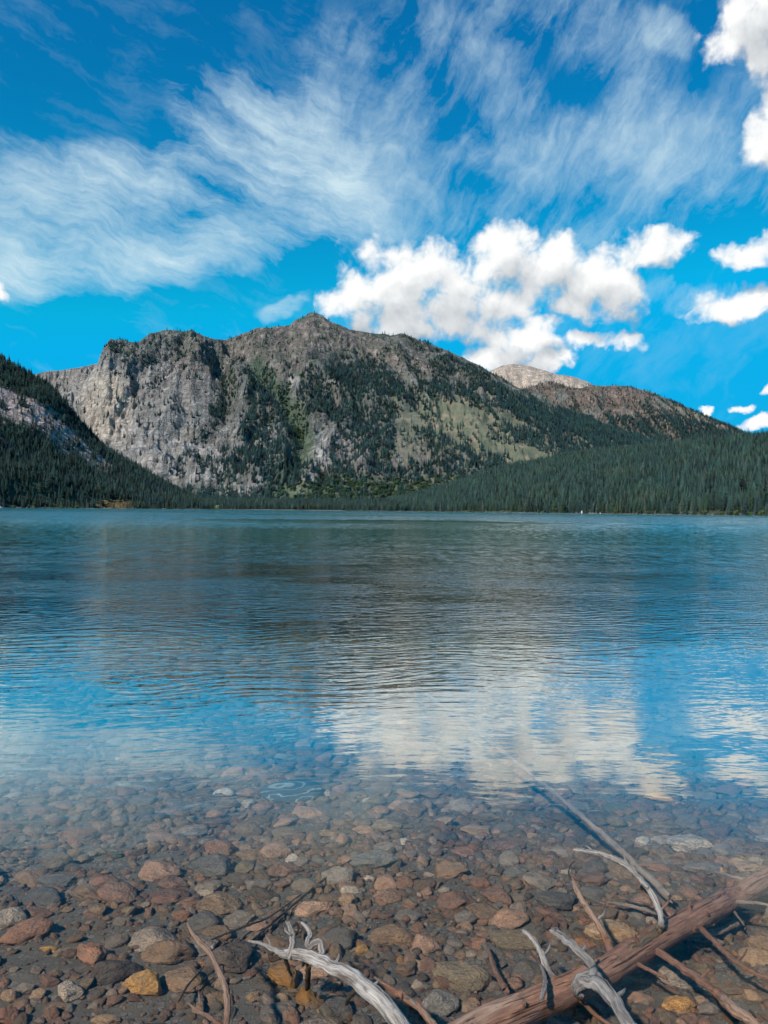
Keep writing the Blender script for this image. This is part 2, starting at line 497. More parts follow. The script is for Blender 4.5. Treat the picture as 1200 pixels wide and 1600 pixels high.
pale = bmask((150, 640, 62, 88, -12, 1), (215, 700, 95, 42, 22, 1), (300, 720, 60, 34, 15, .8), (400, 690, 60, 40, 0, .45), (495, 712, 24, 34, 20, 1), (485, 735, 20, 18, 0, 1), (545, 690, 50, 30, 0, .45), (360, 765, 34, 16, 0, .8), (395, 752, 26, 16, 0, .7), (110, 600, 60, 40, 0, .7), (520, 596, 12, 8, 0, .7), (455, 605, 22, 14, 0, .5), (240, 620, 90, 60, 10, .55))
rockA = bmask((10, 632, 46, 22, 25, 1), (60, 650, 85, 18, 27, .9), (110, 690, 62, 15, 28, .9), (150, 715, 30, 14, 30, .7), (165, 745, 22, 8, 28, .3))
pinkA = bmask((490, 520, 90, 26, 0, 1), (400, 540, 60, 22, 0, .7), (620, 560, 60, 16, 20, 1), (585, 540, 30, 16, 30, .9), (660, 700, 40, 22, 0, .7), (560, 735, 60, 20, 0, .5), (470, 540, 50, 30, -30, .6), (780, 640, 90, 16, 28, .7), (965, 630, 30, 26, 0, 1), (840, 600, 40, 16, 0, .5), (720, 690, 60, 16, 10, .4))

dens = np.zeros_like(Z)
L1 = LID == 1; L2 = LID == 2; L3 = LID == 3; L4 = LID == 4; L0 = LID == 0
dens = np.where(L1, np.clip(1.25 + nA * .6 - 1.25 * rockA * (1 + .9 * nB), .08, 1), dens)
dens = np.where(L2, np.clip(1.1 + nA * .3, 0, 1), dens)
dB = sstep(.28, .72, woodB + nA * 1.1 + nB * .6) * .9 + .03 + .16 * sstep(.0, .35, nA + .4 * nB)
dens = np.where(L3, np.clip(dB * (1 - .86 * np.clip(meadow - .5 * nB, 0, 1)) * (1 - .8 * sstep(.4, 1, pale + nB * .5)) * (1 - .8 * sstep(500, 760, Z)), 0.0, 1), dens)
dens = np.where(L4, np.clip(sstep(.35, .9, woodE * sstep(600, 680, PY) + .12 + nA * 1.0 + nB * .5) * .85 + .06, 0, 1) * (1 - .9 * meadow), dens)
dens = np.where(L0, np.clip(.9 + nA, 0, 1) * (Z > 1.2), dens)
dens = np.where((Z > 1.0) & (LID < 5), dens, 0)
dens = dens * (1 - .9 * ((PX > 150) & (PX < 205) & (PY > 782) & (L1 | L0)))

# ---------------- albedo of ground and rock
def lerp(a, b, f): return a + (b - a) * f[..., None]
col = np.zeros(Z.shape + (3,))
grey = np.array([.195, .198, .180]); mauve = np.array([.27, .212, .182]); palec = np.array([.40, .375, .345]); cream = np.array([.60, .50, .39])
olive = np.array([.115, .125, .080]); green = np.array([.060, .098, .055]); tan = np.array([.27, .21, .15]); duff = np.array([.065, .065, .048]); sunlit_summit = np.array([.62, .49, .385])
streak = fbm(X / 14 + nA * 2, Z / 55, 4, 71)
bands = fbm(X / 220, Z / 14 + nA * 3, 4, 81)
col[:] = grey
col = lerp(col, mauve, np.clip(.35 + nA * 1.1 + nC * .8, 0, 1))
col = lerp(col, mauve * 1.15, np.clip(pinkA * (1 + nB), 0, 1) * .9)
pm = np.clip(pale * 1.15 + nB * .8 * (pale > .05), 0, 1)
col = lerp(col, palec, pm * .9)
col = lerp(col, cream, np.clip(pm * blob(PX, PY, 165, 640, 40, 60, 0) + .0, 0, 1) * .7)
rocktone = 1 + .55 * streak + .35 * bands
col *= np.clip(rocktone, .45, 1.7)[..., None]
# ledges and brush on gentler rock
ledge = sstep(.0, .45, nB + .5 * nA + .25 - .75 * pm) * (L3 | L4)
col = lerp(col, np.array([.095, .125, .085]), ledge * .92 * (.55 + .45 * (1 - sstep(.5, 1.2, SL))))
gr = np.clip(meadow * 1.5 + nB * .5 * (meadow > .02), 0, 1)
mcol = lerp(np.broadcast_to(olive, col.shape), tan, np.clip(.25 + nB * 1.4 + nA * .8, 0, 1))
mcol = lerp(mcol, green, np.clip(.1 + nA * 2, 0, 1) * .6)
col = lerp(col, mcol, gr)
col = lerp(col, green * 1.25, np.clip(gulm * 1.4 + nB * .5 * (gulm > 0), 0, 1) * .85 * L3)
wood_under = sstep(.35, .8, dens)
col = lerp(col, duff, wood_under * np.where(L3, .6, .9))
lowB = L3 & (PY > 735)
col = lerp(col, green, np.clip((PY - 735) / 40, 0, 1) * .6 * (1 - pm) * L3)
talus = rockA * (1 + .8 * nB)
col = np.where(L4[..., None], lerp(col, np.array([.25, .175, .14]), np.clip(.45 + nA * 1.2, 0, .85)), col)
col = np.where(L1[..., None], lerp(lerp(np.broadcast_to(duff, col.shape), green, np.clip(nA + .3, 0, 1)), np.array([.50, .40, .37]) * (1 + .4 * streak)[..., None], np.clip(talus * 1.3, 0, 1)), col)
col = np.where(L2[..., None], lerp(np.broadcast_to(duff, col.shape), green, np.clip(nA + .4, 0, 1)), col)
dd = sunlit_summit * np.clip(1 + .7 * fbm(X / 60, Z / 50, 4, 977), .6, 1.3)[..., None]  # far peak: sunlight put into the colour as a paler tan than the main massif
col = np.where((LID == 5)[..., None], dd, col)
col = np.where((LID == 6)[..., None], palec * np.clip(.85 + .5 * streak + .5 * nB, .4, 1.5)[..., None] * np.array([1.02, .98, .94]), col)
beach = sstep(.55, .2, Z) if False else (1 - sstep(.5, 1.2, Z))
col = np.where(L0[..., None], lerp(lerp(np.broadcast_to(olive * .8, col.shape), tan * .8, np.clip(.3 + nB * 1.5, 0, 1)), np.array([.30, .27, .22]), beach), col)
clr = ((PX > 150) & (PX < 205) & (PY > 780) & (PY < 795))
col = np.where((clr & (Z > .5))[..., None], np.array([.20, .135, .06]), col)
col = np.clip(col, .012, .8)

tv = np.stack([X, Y, Z], -1).reshape(-1, 3)
tme = mesh_np('terrain', tv, grid_faces(NR, NC))
ca = tme.color_attributes.new('ground_colour', 'FLOAT_COLOR', 'POINT')
ca.data.foreach_set('color', np.concatenate([col, np.ones(Z.shape + (1,))], -1).astype(np.float32).ravel())
rk = np.clip(1 - gr - wood_under * .8, 0, 1)
ra = tme.attributes.new('rockness', 'FLOAT', 'POINT')
ra.data.foreach_set('value', rk.astype(np.float32).ravel())

mt, t, b = principled('mountain_ground')
pos = t.pos()
pxyz = t.sep(pos)
base = t.attr('ground_colour')['Color']
rk_ = t.attr('rockness')['Fac']
fa = t.noise(t.v('MULTIPLY', pos, (.14, .10, .05)), 1, 8, .68)
fb = t.noise(t.v('MULTIPLY', pos, (.012, .012, .07)), 1, 7, .65)
cr = t.m('MULTIPLY', t.m('ABSOLUTE', t.m('SUBTRACT', t.noise(t.v('MULTIPLY', pos, (.030, .022, .007)), 1, 5, .55), .5)), 1.0)
cr2 = t.m('ABSOLUTE', t.m('SUBTRACT', t.noise(t.v('MULTIPLY', pos, (.009, .012, .034)), 1, 5, .6), .5))
cr = t.m('MINIMUM', cr, t.m('MULTIPLY', cr2, 1.2))
mul = t.m('ADD', .62, t.m('MULTIPLY', fa, .76))
mul = t.m('MULTIPLY', mul, t.m('ADD', .62, t.m('MULTIPLY', fb, .76)))
mul = t.m('MULTIPLY', mul, t.m('SUBTRACT', 1., t.m('MULTIPLY', t.map(cr, .0, .05, .45, 0.), rk_)))
t.l.new(t.v('SCALE', base, mul), b.inputs['Base Color'])
h = t.m('ADD', t.m('MULTIPLY', fa, 1.), t.m('ADD', t.m('MULTIPLY', fb, .8), t.m('MULTIPLY', t.m('MULTIPLY', t.map(cr, 0, .1), .5), rk_)))
t.l.new(t.bump(h, t.m('ADD', 2.0, t.m('MULTIPLY', rk_, 9.)), 1.), b.inputs['Normal'])
b.inputs['Roughness'].default_value = .95
tme.materials.append(mt)
terrain = link('terrain', tme)
tag(terrain, kind='structure')

# ------------------------------------------------------------------ conifers
def wood_mat(name, c0_, c1_):
    m, t, b = principled(name)
    n = t.noise(t.v('MULTIPLY', t.obj(), (8, 8, 1.2)), 1, 5, .6)
    t.l.new(t.mix(n, c0_, c1_), b.inputs['Base Color'])
    t.l.new(t.bump(n, .05, .6), b.inputs['Normal'])
    return m
bark = wood_mat('bark', (.05, .035, .025), (.14, .10, .075))
fol, t, b = principled('conifer_foliage')
tc = t.attr('tree_colour', 'INSTANCER')['Color']
rnd = t.new('ShaderNodeObjectInfo').outputs['Random']
nn = t.noise(t.v('ADD', t.obj(), t.comb(t.m('MULTIPLY', rnd, 50.), 0, 0)), .9, 3, .6)
t.l.new(t.v('SCALE', tc, t.map(nn, .25, .75, .55, 1.5, False)), b.inputs['Base Color'])
b.inputs['Roughness'].default_value = .7

def conifer_crown(seed, h=20., r=3.1, levels=15, skip=0., droop=.35, z0=.08):
    rd = random.Random(seed)
    vs = []; fs = []
    for i in range(levels):
        f = i / (levels - 1)
        z = h * (z0 + (1 - z0) * (f ** .95))
        rr = r * (1 - f) ** .85 * (1 if f > .12 else .8) + .18
        nb = 9 if f < .6 else 7
        a0 = rd.random() * 6.28
        for k in range(nb):
            if rd.random() < skip: continue
            a = a0 + k * 6.283 / nb + rd.uniform(-.25, .25)
            L = rr * rd.uniform(.62, 1.18)
            wd = L * rd.uniform(.34, .5) + .15
            dzt = -L * droop * rd.uniform(.6, 1.3)
            c, s = math.cos(a), math.sin(a)
            n = len(vs)
            zz = z + rd.uniform(-.3, .3)
            up = h / levels * .95
            vs += [(c * .05, s * .05, zz + up * .55), (c * L * .55 - s * wd * .5, s * L * .55 + c * wd * .5, zz + dzt * .55),
                   (c * L, s * L, zz + dzt), (c * L * .55 + s * wd * .5, s * L * .55 - c * wd * .5, zz + dzt * .55), (c * L * .5, s * L * .5, zz + dzt * .2 + up * .3)]
            fs += [(n, n + 1, n + 4), (n + 1, n + 2, n + 4), (n + 2, n + 3, n + 4), (n + 3, n, n + 4)]
    n = len(vs)
    vs += [(.14, 0, h * .96), (-.07, .12, h * .96), (-.07, -.12, h * .96), (0, 0, h * 1.03)]
    fs += [(n, n + 1, n + 3), (n + 1, n + 2, n + 3), (n + 2, n, n + 3)]
    me = mesh_np('crown', np.array(vs), np.array(fs), smooth=False)
    me.materials.append(fol)
    return me

def trunk_mesh(h=20., r=.28):
    n = 7; vs = []; fs = []
    lv = [(0, 1.3), (.03, 1.), (.3, .75), (.6, .45), (.92, .12)]
    for (f, k) in lv:
        for i in range(n):
            a = i * 6.283 / n
            vs.append((math.cos(a) * r * k, math.sin(a) * r * k, h * f - .5))
    for j in range(len(lv) - 1):
        for i in range(n):
            fs.append((j * n + i, j * n + (i + 1) % n, (j + 1) * n + (i + 1) % n, (j + 1) * n + i))
    me = mesh_np('trunk', np.array(vs), np.array(fs)); me.materials.append(bark)
    return me

crowns = [conifer_crown(1), conifer_crown(2, r=2.5, levels=16), conifer_crown(3, r=3.5, levels=14, skip=.06), conifer_crown(4, r=2.1, levels=15, skip=.12, droop=.5),
          conifer_crown(5, r=2.3, levels=12, skip=.35, droop=.2, z0=.2)]
trunk = trunk_mesh()

def joined(me_a, me_b, name):
    bm = bmesh.new(); bm.from_mesh(me_a)
    k = len(bm.faces)
    bm.from_mesh(me_b)
    bm.faces.ensure_lookup_table()
    for f in bm.faces[k:]: f.material_index = 1
    me = bpy.data.meshes.new(name); bm.to_mesh(me); bm.free()
    me.materials.append(me_a.materials[0]); me.materials.append(me_b.materials[0])
    return me

def leafy_crown(seed, h=9., r=4., n=420, leaf=.7, low=.12):
    rd = random.Random(seed); vs = []; fs = []
    lobes = [(rd.uniform(-.5, .5) * r, rd.uniform(-.5, .5) * r, h * rd.uniform(.35, .8), r * rd.uniform(.4, .65)) for _ in range(8)]
    for i in range(n):
        cx, cy, cz, cr = rd.choice(lobes)
        v = Vector((rd.gauss(0, 1), rd.gauss(0, 1), rd.gauss(0, 1))).normalized() * cr * rd.uniform(.7, 1.08)
        c = Vector((cx, cy, cz)) + v
        c.z = max(c.z, h * low)
        nrm = (v.normalized() + Vector((rd.uniform(-.7, .7), rd.uniform(-.7, .7), rd.uniform(-.7, .7)))).normalized()
        a = nrm.orthogonal().normalized(); bq = nrm.cross(a)
        s = leaf * rd.uniform(.6, 1.3)
        k = len(vs)
        vs += [tuple(c + a * s), tuple(c + bq * s * .7), tuple(c - a * s), tuple(c - bq * s * .7)]
        fs.append((k, k + 1, k + 2, k + 3))
    me = mesh_np('crown', np.array(vs), np.array(fs), smooth=False); me.materials.append(fol)
    return me
leafy = [leafy_crown(21), leafy_crown(22, 7, 3.4)]

# hidden prototypes for instancing live in collections that are not linked to the scene
def proto_collection(name, meshes):
    c = bpy.data.collections.new(name)
    for i, me in enumerate(meshes):
        o = bpy.data.objects.new('%s_%02d' % (name, i), me)
        c.objects.link(o)
    return c

def scatter(name, pts, rot, scl, idx, colr, coln, protos, extra=None):
    me = bpy.data.meshes.new(name)
    n = len(pts)
    me.vertices.add(n); me.vertices.foreach_set('co', np.asarray(pts, np.float32).ravel())
    def add(nm, typ, key, arr):
        a = me.attributes.new(nm, typ, 'POINT'); a.data.foreach_set(key, np.ascontiguousarray(arr).ravel())
    add('rot', 'FLOAT_VECTOR', 'vector', rot.astype(np.float32))
    add('scl', 'FLOAT_VECTOR', 'vector', scl.astype(np.float32))
    add('idx', 'INT', 'value', idx.astype(np.int32))
    add(coln, 'FLOAT_COLOR', 'color', np.concatenate([colr, np.ones((n, 1))], 1).astype(np.float32))
    if extra is not None: add(extra[0], 'FLOAT', 'value', extra[1].astype(np.float32))
    o = link(name, me)
    ng = bpy.data.node_groups.new(name + '_instancing', 'GeometryNodeTree')
    ng.interface.new_socket('Geometry', in_out='INPUT', socket_type='NodeSocketGeometry')
    ng.interface.new_socket('Geometry', in_out='OUTPUT', socket_type='NodeSocketGeometry')
    q = NT(ng)
    gi = q.new('NodeGroupInput'); go = q.new('NodeGroupOutput')
    ci = q.new('GeometryNodeCollectionInfo'); ci.inputs['Collection'].default_value = proto_collection(name + '_kinds', protos)
    ci.inputs['Separate Children'].default_value = True; ci.inputs['Reset Children'].default_value = True
    ip = q.new('GeometryNodeInstanceOnPoints')
    def na(nm, dt):
        k = q.new('GeometryNodeInputNamedAttribute', data_type=dt); k.inputs[0].default_value = nm; return k.outputs[0]
    q.l.new(gi.outputs[0], ip.inputs['Points']); q.l.new(ci.outputs[0], ip.inputs['Instance'])
    ip.inputs['Pick Instance'].default_value = True
    q.l.new(na('idx', 'INT'), ip.inputs['Instance Index'])
    q.l.new(na('rot', 'FLOAT_VECTOR'), ip.inputs['Rotation'])
    q.l.new(na('scl', 'FLOAT_VECTOR'), ip.inputs['Scale'])
    q.l.new(ip.outputs[0], go.inputs[0])
    md = o.modifiers.new('instancing', 'NODES'); md.node_group = ng
    return o

# ---- place the forest
runmax = np.maximum.accumulate((Z - HC) / Y, axis=0)
dy_ = np.gradient(yr)[:, None]; du_ = np.gradient(uc)[None, :]
area = Y * dy_ * du_
SPC = np.where(LID <= 2, 4.9, 7.0)
prob = (area * dens * 2.2 / SPC ** 2).ravel()
vis = ((Z + 16 - HC) / Y > runmax - .002) & (np.abs(U) < .75)
prob = prob * vis.ravel()
cnt = RNG.poisson(np.clip(prob, 0, 5))
ii = np.repeat(np.arange(cnt.size), cnt)
jr = RNG.random((len(ii), 2)) - .5
tx = X.ravel()[ii] + jr[:, 0] * (Y * du_).ravel()[ii]
ty = Y.ravel()[ii] + jr[:, 1] * (dy_ + 0 * Y).ravel()[ii]
tz = Z.ravel()[ii]
sp = SPC.ravel()[ii] * .62
key = np.floor(tx / sp).astype(np.int64) * 100003 + np.floor(ty / sp).astype(np.int64)
perm = RNG.permutation(len(ii))
_, first = np.unique(key[perm], return_index=True)
kk = perm[first]
tx, ty, tz, ii = tx[kk], ty[kk], tz[kk], ii[kk]
lid = LID.ravel()[ii]
sd = np.interp(tx / ty, uc, shore(uc))
keep = ty > sd + 16
tx, ty, tz, ii, lid = tx[keep], ty[keep], tz[keep], ii[keep], lid[keep]
nT = len(tx)
print('forest trees', nT)
hs = np.where(lid <= 2, RNG.normal(.55, .17, nT), RNG.normal(.86, .24, nT)); hs = np.clip(hs, .3, 1.35)
hs = np.where(tz > 500, hs * .75, hs)
gl = fbm(tx / 60, ty / 60, 3, 131) ; gl2 = fbm(tx / 200, ty / 200, 2, 141)
base_c = np.array([.024, .052, .042])
tcol = base_c[None] * (1 + .50 * RNG.standard_normal((nT, 1)).clip(-1.4, 2.8))
tcol = tcol * (1 + np.stack([.5 * gl, .25 * gl, -.2 * gl], 1))
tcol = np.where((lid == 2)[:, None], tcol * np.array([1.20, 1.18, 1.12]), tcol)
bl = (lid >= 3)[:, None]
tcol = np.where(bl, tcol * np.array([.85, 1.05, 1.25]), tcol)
tcol = np.clip(tcol, .012, .2)
# paler grey-green firs among the dark ones on the right-hand ridge
gg = (RNG.random(nT) < np.clip(.12 + gl * 1.3 + gl2 * .5, .03, .7) * np.where(lid == 2, .30, .10))
tcol[gg] = np.array([.080, .100, .080]) * RNG.uniform(.7, 1.35, (gg.sum(), 1))
ix = RNG.integers(0, 4, nT)
ix[gg] = 4
tpx, tpy = pix(tx, ty, tz)
lf = np.clip(blob(tpx, tpy, 560, 770, 120, 24, 0) * .6 + blob(tpx, tpy, 700, 765, 50, 22, 0) * .6 + blob(tpx, tpy, 460, 650, 14, 60, -20) * .8 + .02, 0, 1)
lfm = (RNG.random(nT) < lf) & (lid == 3)
ix[lfm] = 5
tcol[lfm] = np.array([.050, .090, .038]) * RNG.uniform(.7, 1.3, (lfm.sum(), 1))
scl = np.stack([hs * RNG.uniform(1.0, 1.75, nT)] * 2 + [hs], 1)
rot = np.stack([RNG.normal(0, .03, nT), RNG.normal(0, .03, nT), RNG.uniform(0, 6.28, nT)], 1)
fprotos = [joined(c, trunk, 'conifer') for c in crowns] + [leafy[0]]
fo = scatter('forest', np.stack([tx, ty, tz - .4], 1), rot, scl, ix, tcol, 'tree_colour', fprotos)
tag(fo, 'dense conifer forest covering the slopes and ridges behind the far shore', 'forest', kind='stuff')

# ---- the front rank on the far shore, tree by tree
SEG = [(-40, 60, 'by the left frame edge, behind the white boat'), (60, 150, 'between the left frame edge and the brown clearing'), (150, 210, 'beside the brown grass clearing'),
       (210, 325, 'between the brown clearing and the pale round bush'), (325, 400, 'next to the pale round bush'), (400, 480, 'behind the low sandy spit'), (480, 560, 'below the bright pale outcrop'),
       (560, 700, 'below the dark wooded face left of the meadow'), (700, 800, 'below the open green meadow'), (800, 895, 'left of the white pointed rock'), (895, 960, 'behind the white pointed rock'),
       (960, 1080, 'below the wooded ridge right of the white rock'), (1080, 1240, 'by the right frame edge')]
def seg_of(px):
    for a, b_, s in SEG:
        if a <= px < b_: return s
    return SEG[0][2]
def ground_at(x, y):
    u = x / y
    j = int(np.clip(np.searchsorted(uc, u), 1, NC - 1)); i = int(np.clip(np.searchsorted(yr, y), 1, NR - 1))
    fu = (u - uc[j - 1]) / (uc[j] - uc[j - 1]); fy = (y - yr[i - 1]) / (yr[i] - yr[i - 1])
    return float((Z[i - 1, j - 1] * (1 - fu) + Z[i - 1, j] * fu) * (1 - fy) + (Z[i, j - 1] * (1 - fu) + Z[i, j] * fu) * fy)
proto_tree = {}
def make_tree(kind, loc, s, w, rz, colr):
    root = empty('pine_tree' if kind < 5 else 'broadleaf_tree', loc, rz)
    root.scale = (s * w, s * w, s)
    tr_ = link('trunk', trunk, root); cr_ = link('crown', crowns[kind] if kind < 5 else leafy[kind - 5], root)
    cr_['tree_colour'] = colr
    return root
rt = random.Random(5)
px = -20.0
shades = [('dark green', (.022, .042, .030)), ('mid green', (.040, .070, .036)), ('grey green', (.10, .125, .09)), ('dull bluish', (.028, .052, .048))]
cnt_t = 0
while px < 1222:
    u = ue(px, 800)[0]
    d = float(shore(np.array([u]))[0])
    pxm = 5.4 if d < 900 else (4.2 if d < 1200 else 3.6)
    px += pxm * rt.uniform(.6, 1.4)
    if 152 < px < 202 and rt.random() < .9: continue
    if 410 < px < 470 and rt.random() < .35: continue
    y = d + rt.uniform(3, 20) + (22 if 400 < px < 545 else 0)
    x = u * y
    z = ground_at(x, y)
    sh = rt.choices(shades, (5, 3, 1.2, 3))[0]
    kind = 4 if sh[0] == 'grey green' else rt.randint(0, 3)
    s = rt.uniform(.4, .95)
    k = rt.uniform(.8, 1.25)
    root = make_tree(kind, (x, y, z - .2), s, rt.uniform(.95, 1.5), rt.uniform(0, 6.28), [c * k for c in sh[1]])
    size = 'tall' if s > .75 else ('short' if s < .55 else 'mid-height')
    tag(root, '%s %s shore conifer %s' % (size, sh[0], seg_of(px)), 'tree', 'front rank conifers along the far shore')
    cnt_t += 1
# low bushes on the shore
bush_spots = [(340, 'pale round willow bush alone at the waterline of the far shore', (.20, .25, .16), 1.25)]
for bx in (22, 44, 70, 95, 120, 215, 232, 285, 960, 1012, 1100, 1128, 1150, 1172, 1190, 735, 650, 842):
    bush_spots.append((bx, None, (.085, .115, .04), rt.uniform(.45, .8)))
for bx, lab, c, s in bush_spots:
    u = ue(bx, 800)[0]; d = float(shore(np.array([u]))[0]); y = d + 3.0; x = u * y
    root = empty('shore_bush', (x, y, ground_at(x, y) - .5), rt.uniform(0, 6.28)); root.scale = (s, s, s * .8)
    st_ = link('trunk', trunk, root); st_.scale = (.5, .5, .3)
    cr_ = link('crown', leafy[bx % 2], root); cr_['tree_colour'] = [q * rt.uniform(.85, 1.2) for q in c]
    tag(root, lab or ('low yellow green bush at the waterline ' + seg_of(bx)), 'bush', None if lab else 'low bushes along the far shore')
print('shore trees', cnt_t)

# ------------------------------------------------------------------ lake bed
BY = [-12, -3, 0.0, 1.0, 2.3, 4, 8, 15, 30, 60, 140]
BZ = [1.9, .85, .22, .02, -.17, -.30, -.66, -1.25, -3.4, -9, -11]
def bed(x, y):
    x = np.asarray(x, float); y = np.asarray(y, float)
    base = np.interp(y + .25 * perlin(x / 3., y / 3., 5), BY, BZ)
    return base + .035 * fbm(x / .9, y / .9, 3, 15) + .012 * fbm(x / .16, y / .16, 3, 25)
bxs = np.concatenate([np.arange(-90, -12, 2.), np.arange(-12, 12, .045), np.arange(12, 90, 2.)])
bys = np.concatenate([np.arange(-12, .5, .25), np.arange(.5, 9, .035), np.arange(9, 20, .12), np.arange(20, 145, 2.5)])
BX, BYY = np.meshgrid(bxs, bys)
BZZ = bed(BX, BYY)
bme = mesh_np('lake_bed', np.stack([BX, BYY, BZZ], -1).reshape(-1, 3), grid_faces(*BX.shape))
mb, t, b = principled('silt_and_gravel')
pos = t.pos()
big = t.noise(pos, .55, 4, .55)
g1 = t.voro(pos, 42, 'F1', 'Color'); g1d = t.voro(pos, 42, 'DISTANCE_TO_EDGE')
g2 = t.voro(pos, 110, 'F1', 'Color'); fine = t.noise(pos, 160, 3, .7)
gv = t.sep(g1)[0]
silt = t.mix(t.noise(pos, 5.5, 9, .72), (.070, .052, .036), (.22, .165, .115))
grav = t.mix(gv, (.055, .055, .05), (.22, .17, .125))
grav = t.mix(t.map(g1d, 0, .12), (.06, .05, .04), grav)
cc = t.mix(t.map(t.m('ADD', big, t.m('MULTIPLY', gv, .45)), .58, .80), silt, grav)
cc = t.mix(.5, cc, t.v('SCALE', cc, t.m('ADD', .4, t.m('MULTIPLY', fine, 1.2))))
t.l.new(cc, b.inputs['Base Color'])
t.l.new(t.bump(t.m('ADD', t.noise(pos, 22, 5, .65), fine), .012, .8), b.inputs['Normal'])
bme.materials.append(mb)
tag(link('lake_bed', bme), kind='structure')
# deep floor of the lake and the land beyond, out to the horizon
gme = mesh_np('ground', np.array([[-30000, -30000, -13], [30000, -30000, -13], [30000, 30000, -13], [-30000, 30000, -13.]]), np.array([[0, 1, 2, 3]]), smooth=False)
mg, t, b = principled('deep_silt')
t.l.new(t.mix(t.noise(t.pos(), .02, 5, .6), (.035, .045, .035), (.07, .075, .05)), b.inputs['Base Color'])
gme.materials.append(mg)
tag(link('ground', gme), kind='structure')

# ------------------------------------------------------------------ water
wme = bpy.data.meshes.new('water')
bm = bmesh.new(); bmesh.ops.create_cube(bm, size=1)
bmesh.ops.scale(bm, vec=(9000, 4200, 12.5), verts=bm.verts)
bmesh.ops.translate(bm, vec=(0, 2096, -6.25), verts=bm.verts)
bm.to_mesh(wme); bm.free()
mw, t, out = material('lake_water')
t.dim = '2D'
pos = t.pos()
px_, py_, pz_ = t.sep(pos)
fade = lambda a, b_, lo, hi: t.map(py_, a, b_, lo, hi)
wob = t.v('SCALE', t.v('SUBTRACT', t.noise(t.v('MULTIPLY', pos, (.25, .25, 0)), 1, 2, .5, col=True), (.5, .5, .5)), 1.6)
pw = t.v('ADD', pos, wob)
rr = t.new('ShaderNodeVectorRotate', rotation_type='Z_AXIS'); t.put(rr.inputs['Vector'], pw); rr.inputs['Angle'].default_value = R(-10)
pr = rr.outputs[0]
w1 = t.noise(t.v('MULTIPLY', pr, (2.3, 8.0, 0)), 1, 2, .5)           # ripples
w2 = t.noise(t.v('MULTIPLY', pos, (5, 11, 0)), 1, 2, .5)             # fine chop
w3 = t.noise(t.v('MULTIPLY', pr, (.35, .9, 0)), 1, 3, .5)            # long swell
w4 = t.noise(t.v('MULTIPLY', pos, (.8, 1.7, 0)), 1, 3, .55)           # wind chop far out
patch = t.map(t.noise(t.v('MULTIPLY', pos, (.012, .03, 0)), 1, 3, .5), .35, .65)
a1 = t.m('MULTIPLY', t.map(py_, 4.5, 10.0, .07, 1.0), t.map(py_, 25., 60., 1., .35))
h = t.m('MULTIPLY', t.m('MULTIPLY', w1, t.m('MULTIPLY', a1, t.map(t.noise(t.v('MULTIPLY', pos, (.22, .35, 0)), 1, 2, .5), .3, .7, .45, 1.35))), .0145)
h = t.m('ADD', h, t.m('MULTIPLY', t.m('MULTIPLY', w2, t.map(py_, 4., 14., .12, 1.)), .006))
h = t.m('ADD', h, t.m('MULTIPLY', w3, t.map(py_, 3., 12., .008, .014)))
far = t.m('MULTIPLY', t.map(py_, 15., 120., .0, 1.), t.m('ADD', .35, t.m('MULTIPLY', patch, .65)))
far = t.m('MULTIPLY', far, t.map(py_, 100., 400., 1., 2.2))
h = t.m('ADD', h, t.m('MULTIPLY', t.m('MULTIPLY', w4, far), .10))
nrm0 = t.bump(h, 1.0, 1.0)
# beyond some tens of metres one pixel holds many wavelets: give each sample its own facet
f1 = t.noise(t.v('MULTIPLY', pos, (1.7, 2.9, 0)), 1, 2, .5, col=True)
f2 = t.noise(t.v('MULTIPLY', pos, (6.1, 9.7, 0)), 1, 1, .5, col=True)
fv = t.v('ADD', t.v('SUBTRACT', f1, (.5, .5, .5)), t.v('SCALE', t.v('SUBTRACT', f2, (.5, .5, .5)), .6))
uu = t.m('DIVIDE', px_, t.m('MAXIMUM', py_, 1.))
calm = t.map(t.m('ADD', t.noise(t.v('MULTIPLY', pos, (.006, .016, 0)), 1, 3, .5), t.m('MULTIPLY', t.map(t.m('ABSOLUTE', t.m('ADD', uu, .08)), .12, .45), .26)), .40, .60)
rough = t.m('ADD', t.m('MULTIPLY', t.map(py_, 9., 30.), .036), t.m('MULTIPLY', t.map(py_, 35., 130.), t.m('ADD', -.035, t.m('MULTIPLY', calm, .24))))
rough = t.m('ADD', rough, t.m('MULTIPLY', t.map(py_, 170., 420.), .36))
lean = t.m('MULTIPLY', rough, -.55)
# clusters of glinting wavelets
g1_ = t.noise(t.v('MULTIPLY', pos, (2.2, .9, 0)), 1, 3, .6)
g2_ = t.noise(t.v('MULTIPLY', pos, (.55, .14, 0)), 1, 4, .65)
gl1 = t.map(g1_, .42, .66, -.5, 1.); gl2 = t.map(g2_, .42, .64, -.5, 1.)
glm = t.m('ADD', t.m('MULTIPLY', gl1, t.m('MULTIPLY', t.map(py_, 12., 25.), t.map(py_, 60., 120., 1., 0.))), t.m('MULTIPLY', gl2, t.map(py_, 50., 110.)))
lean = t.m('ADD', lean, t.m('MULTIPLY', glm, t.m('MULTIPLY', rough, -.8)))
sepv = t.sep(fv)
fac_ = t.comb(t.m('MULTIPLY', sepv[0], t.m('MULTIPLY', rough, 1.1)), t.m('ADD', t.m('MULTIPLY', sepv[1], t.m('MULTIPLY', rough, 2.6)), lean), 0)
nrm = t.v('NORMALIZE', t.v('ADD', nrm0, fac_))
fr = t.new('ShaderNodeFresnel'); t.put(fr.inputs[0], t.map(t.new('ShaderNodeNewGeometry').outputs['Backfacing'], 0., 1., 1.4, 1 / 1.4, False)); t.put(fr.inputs[1], nrm)
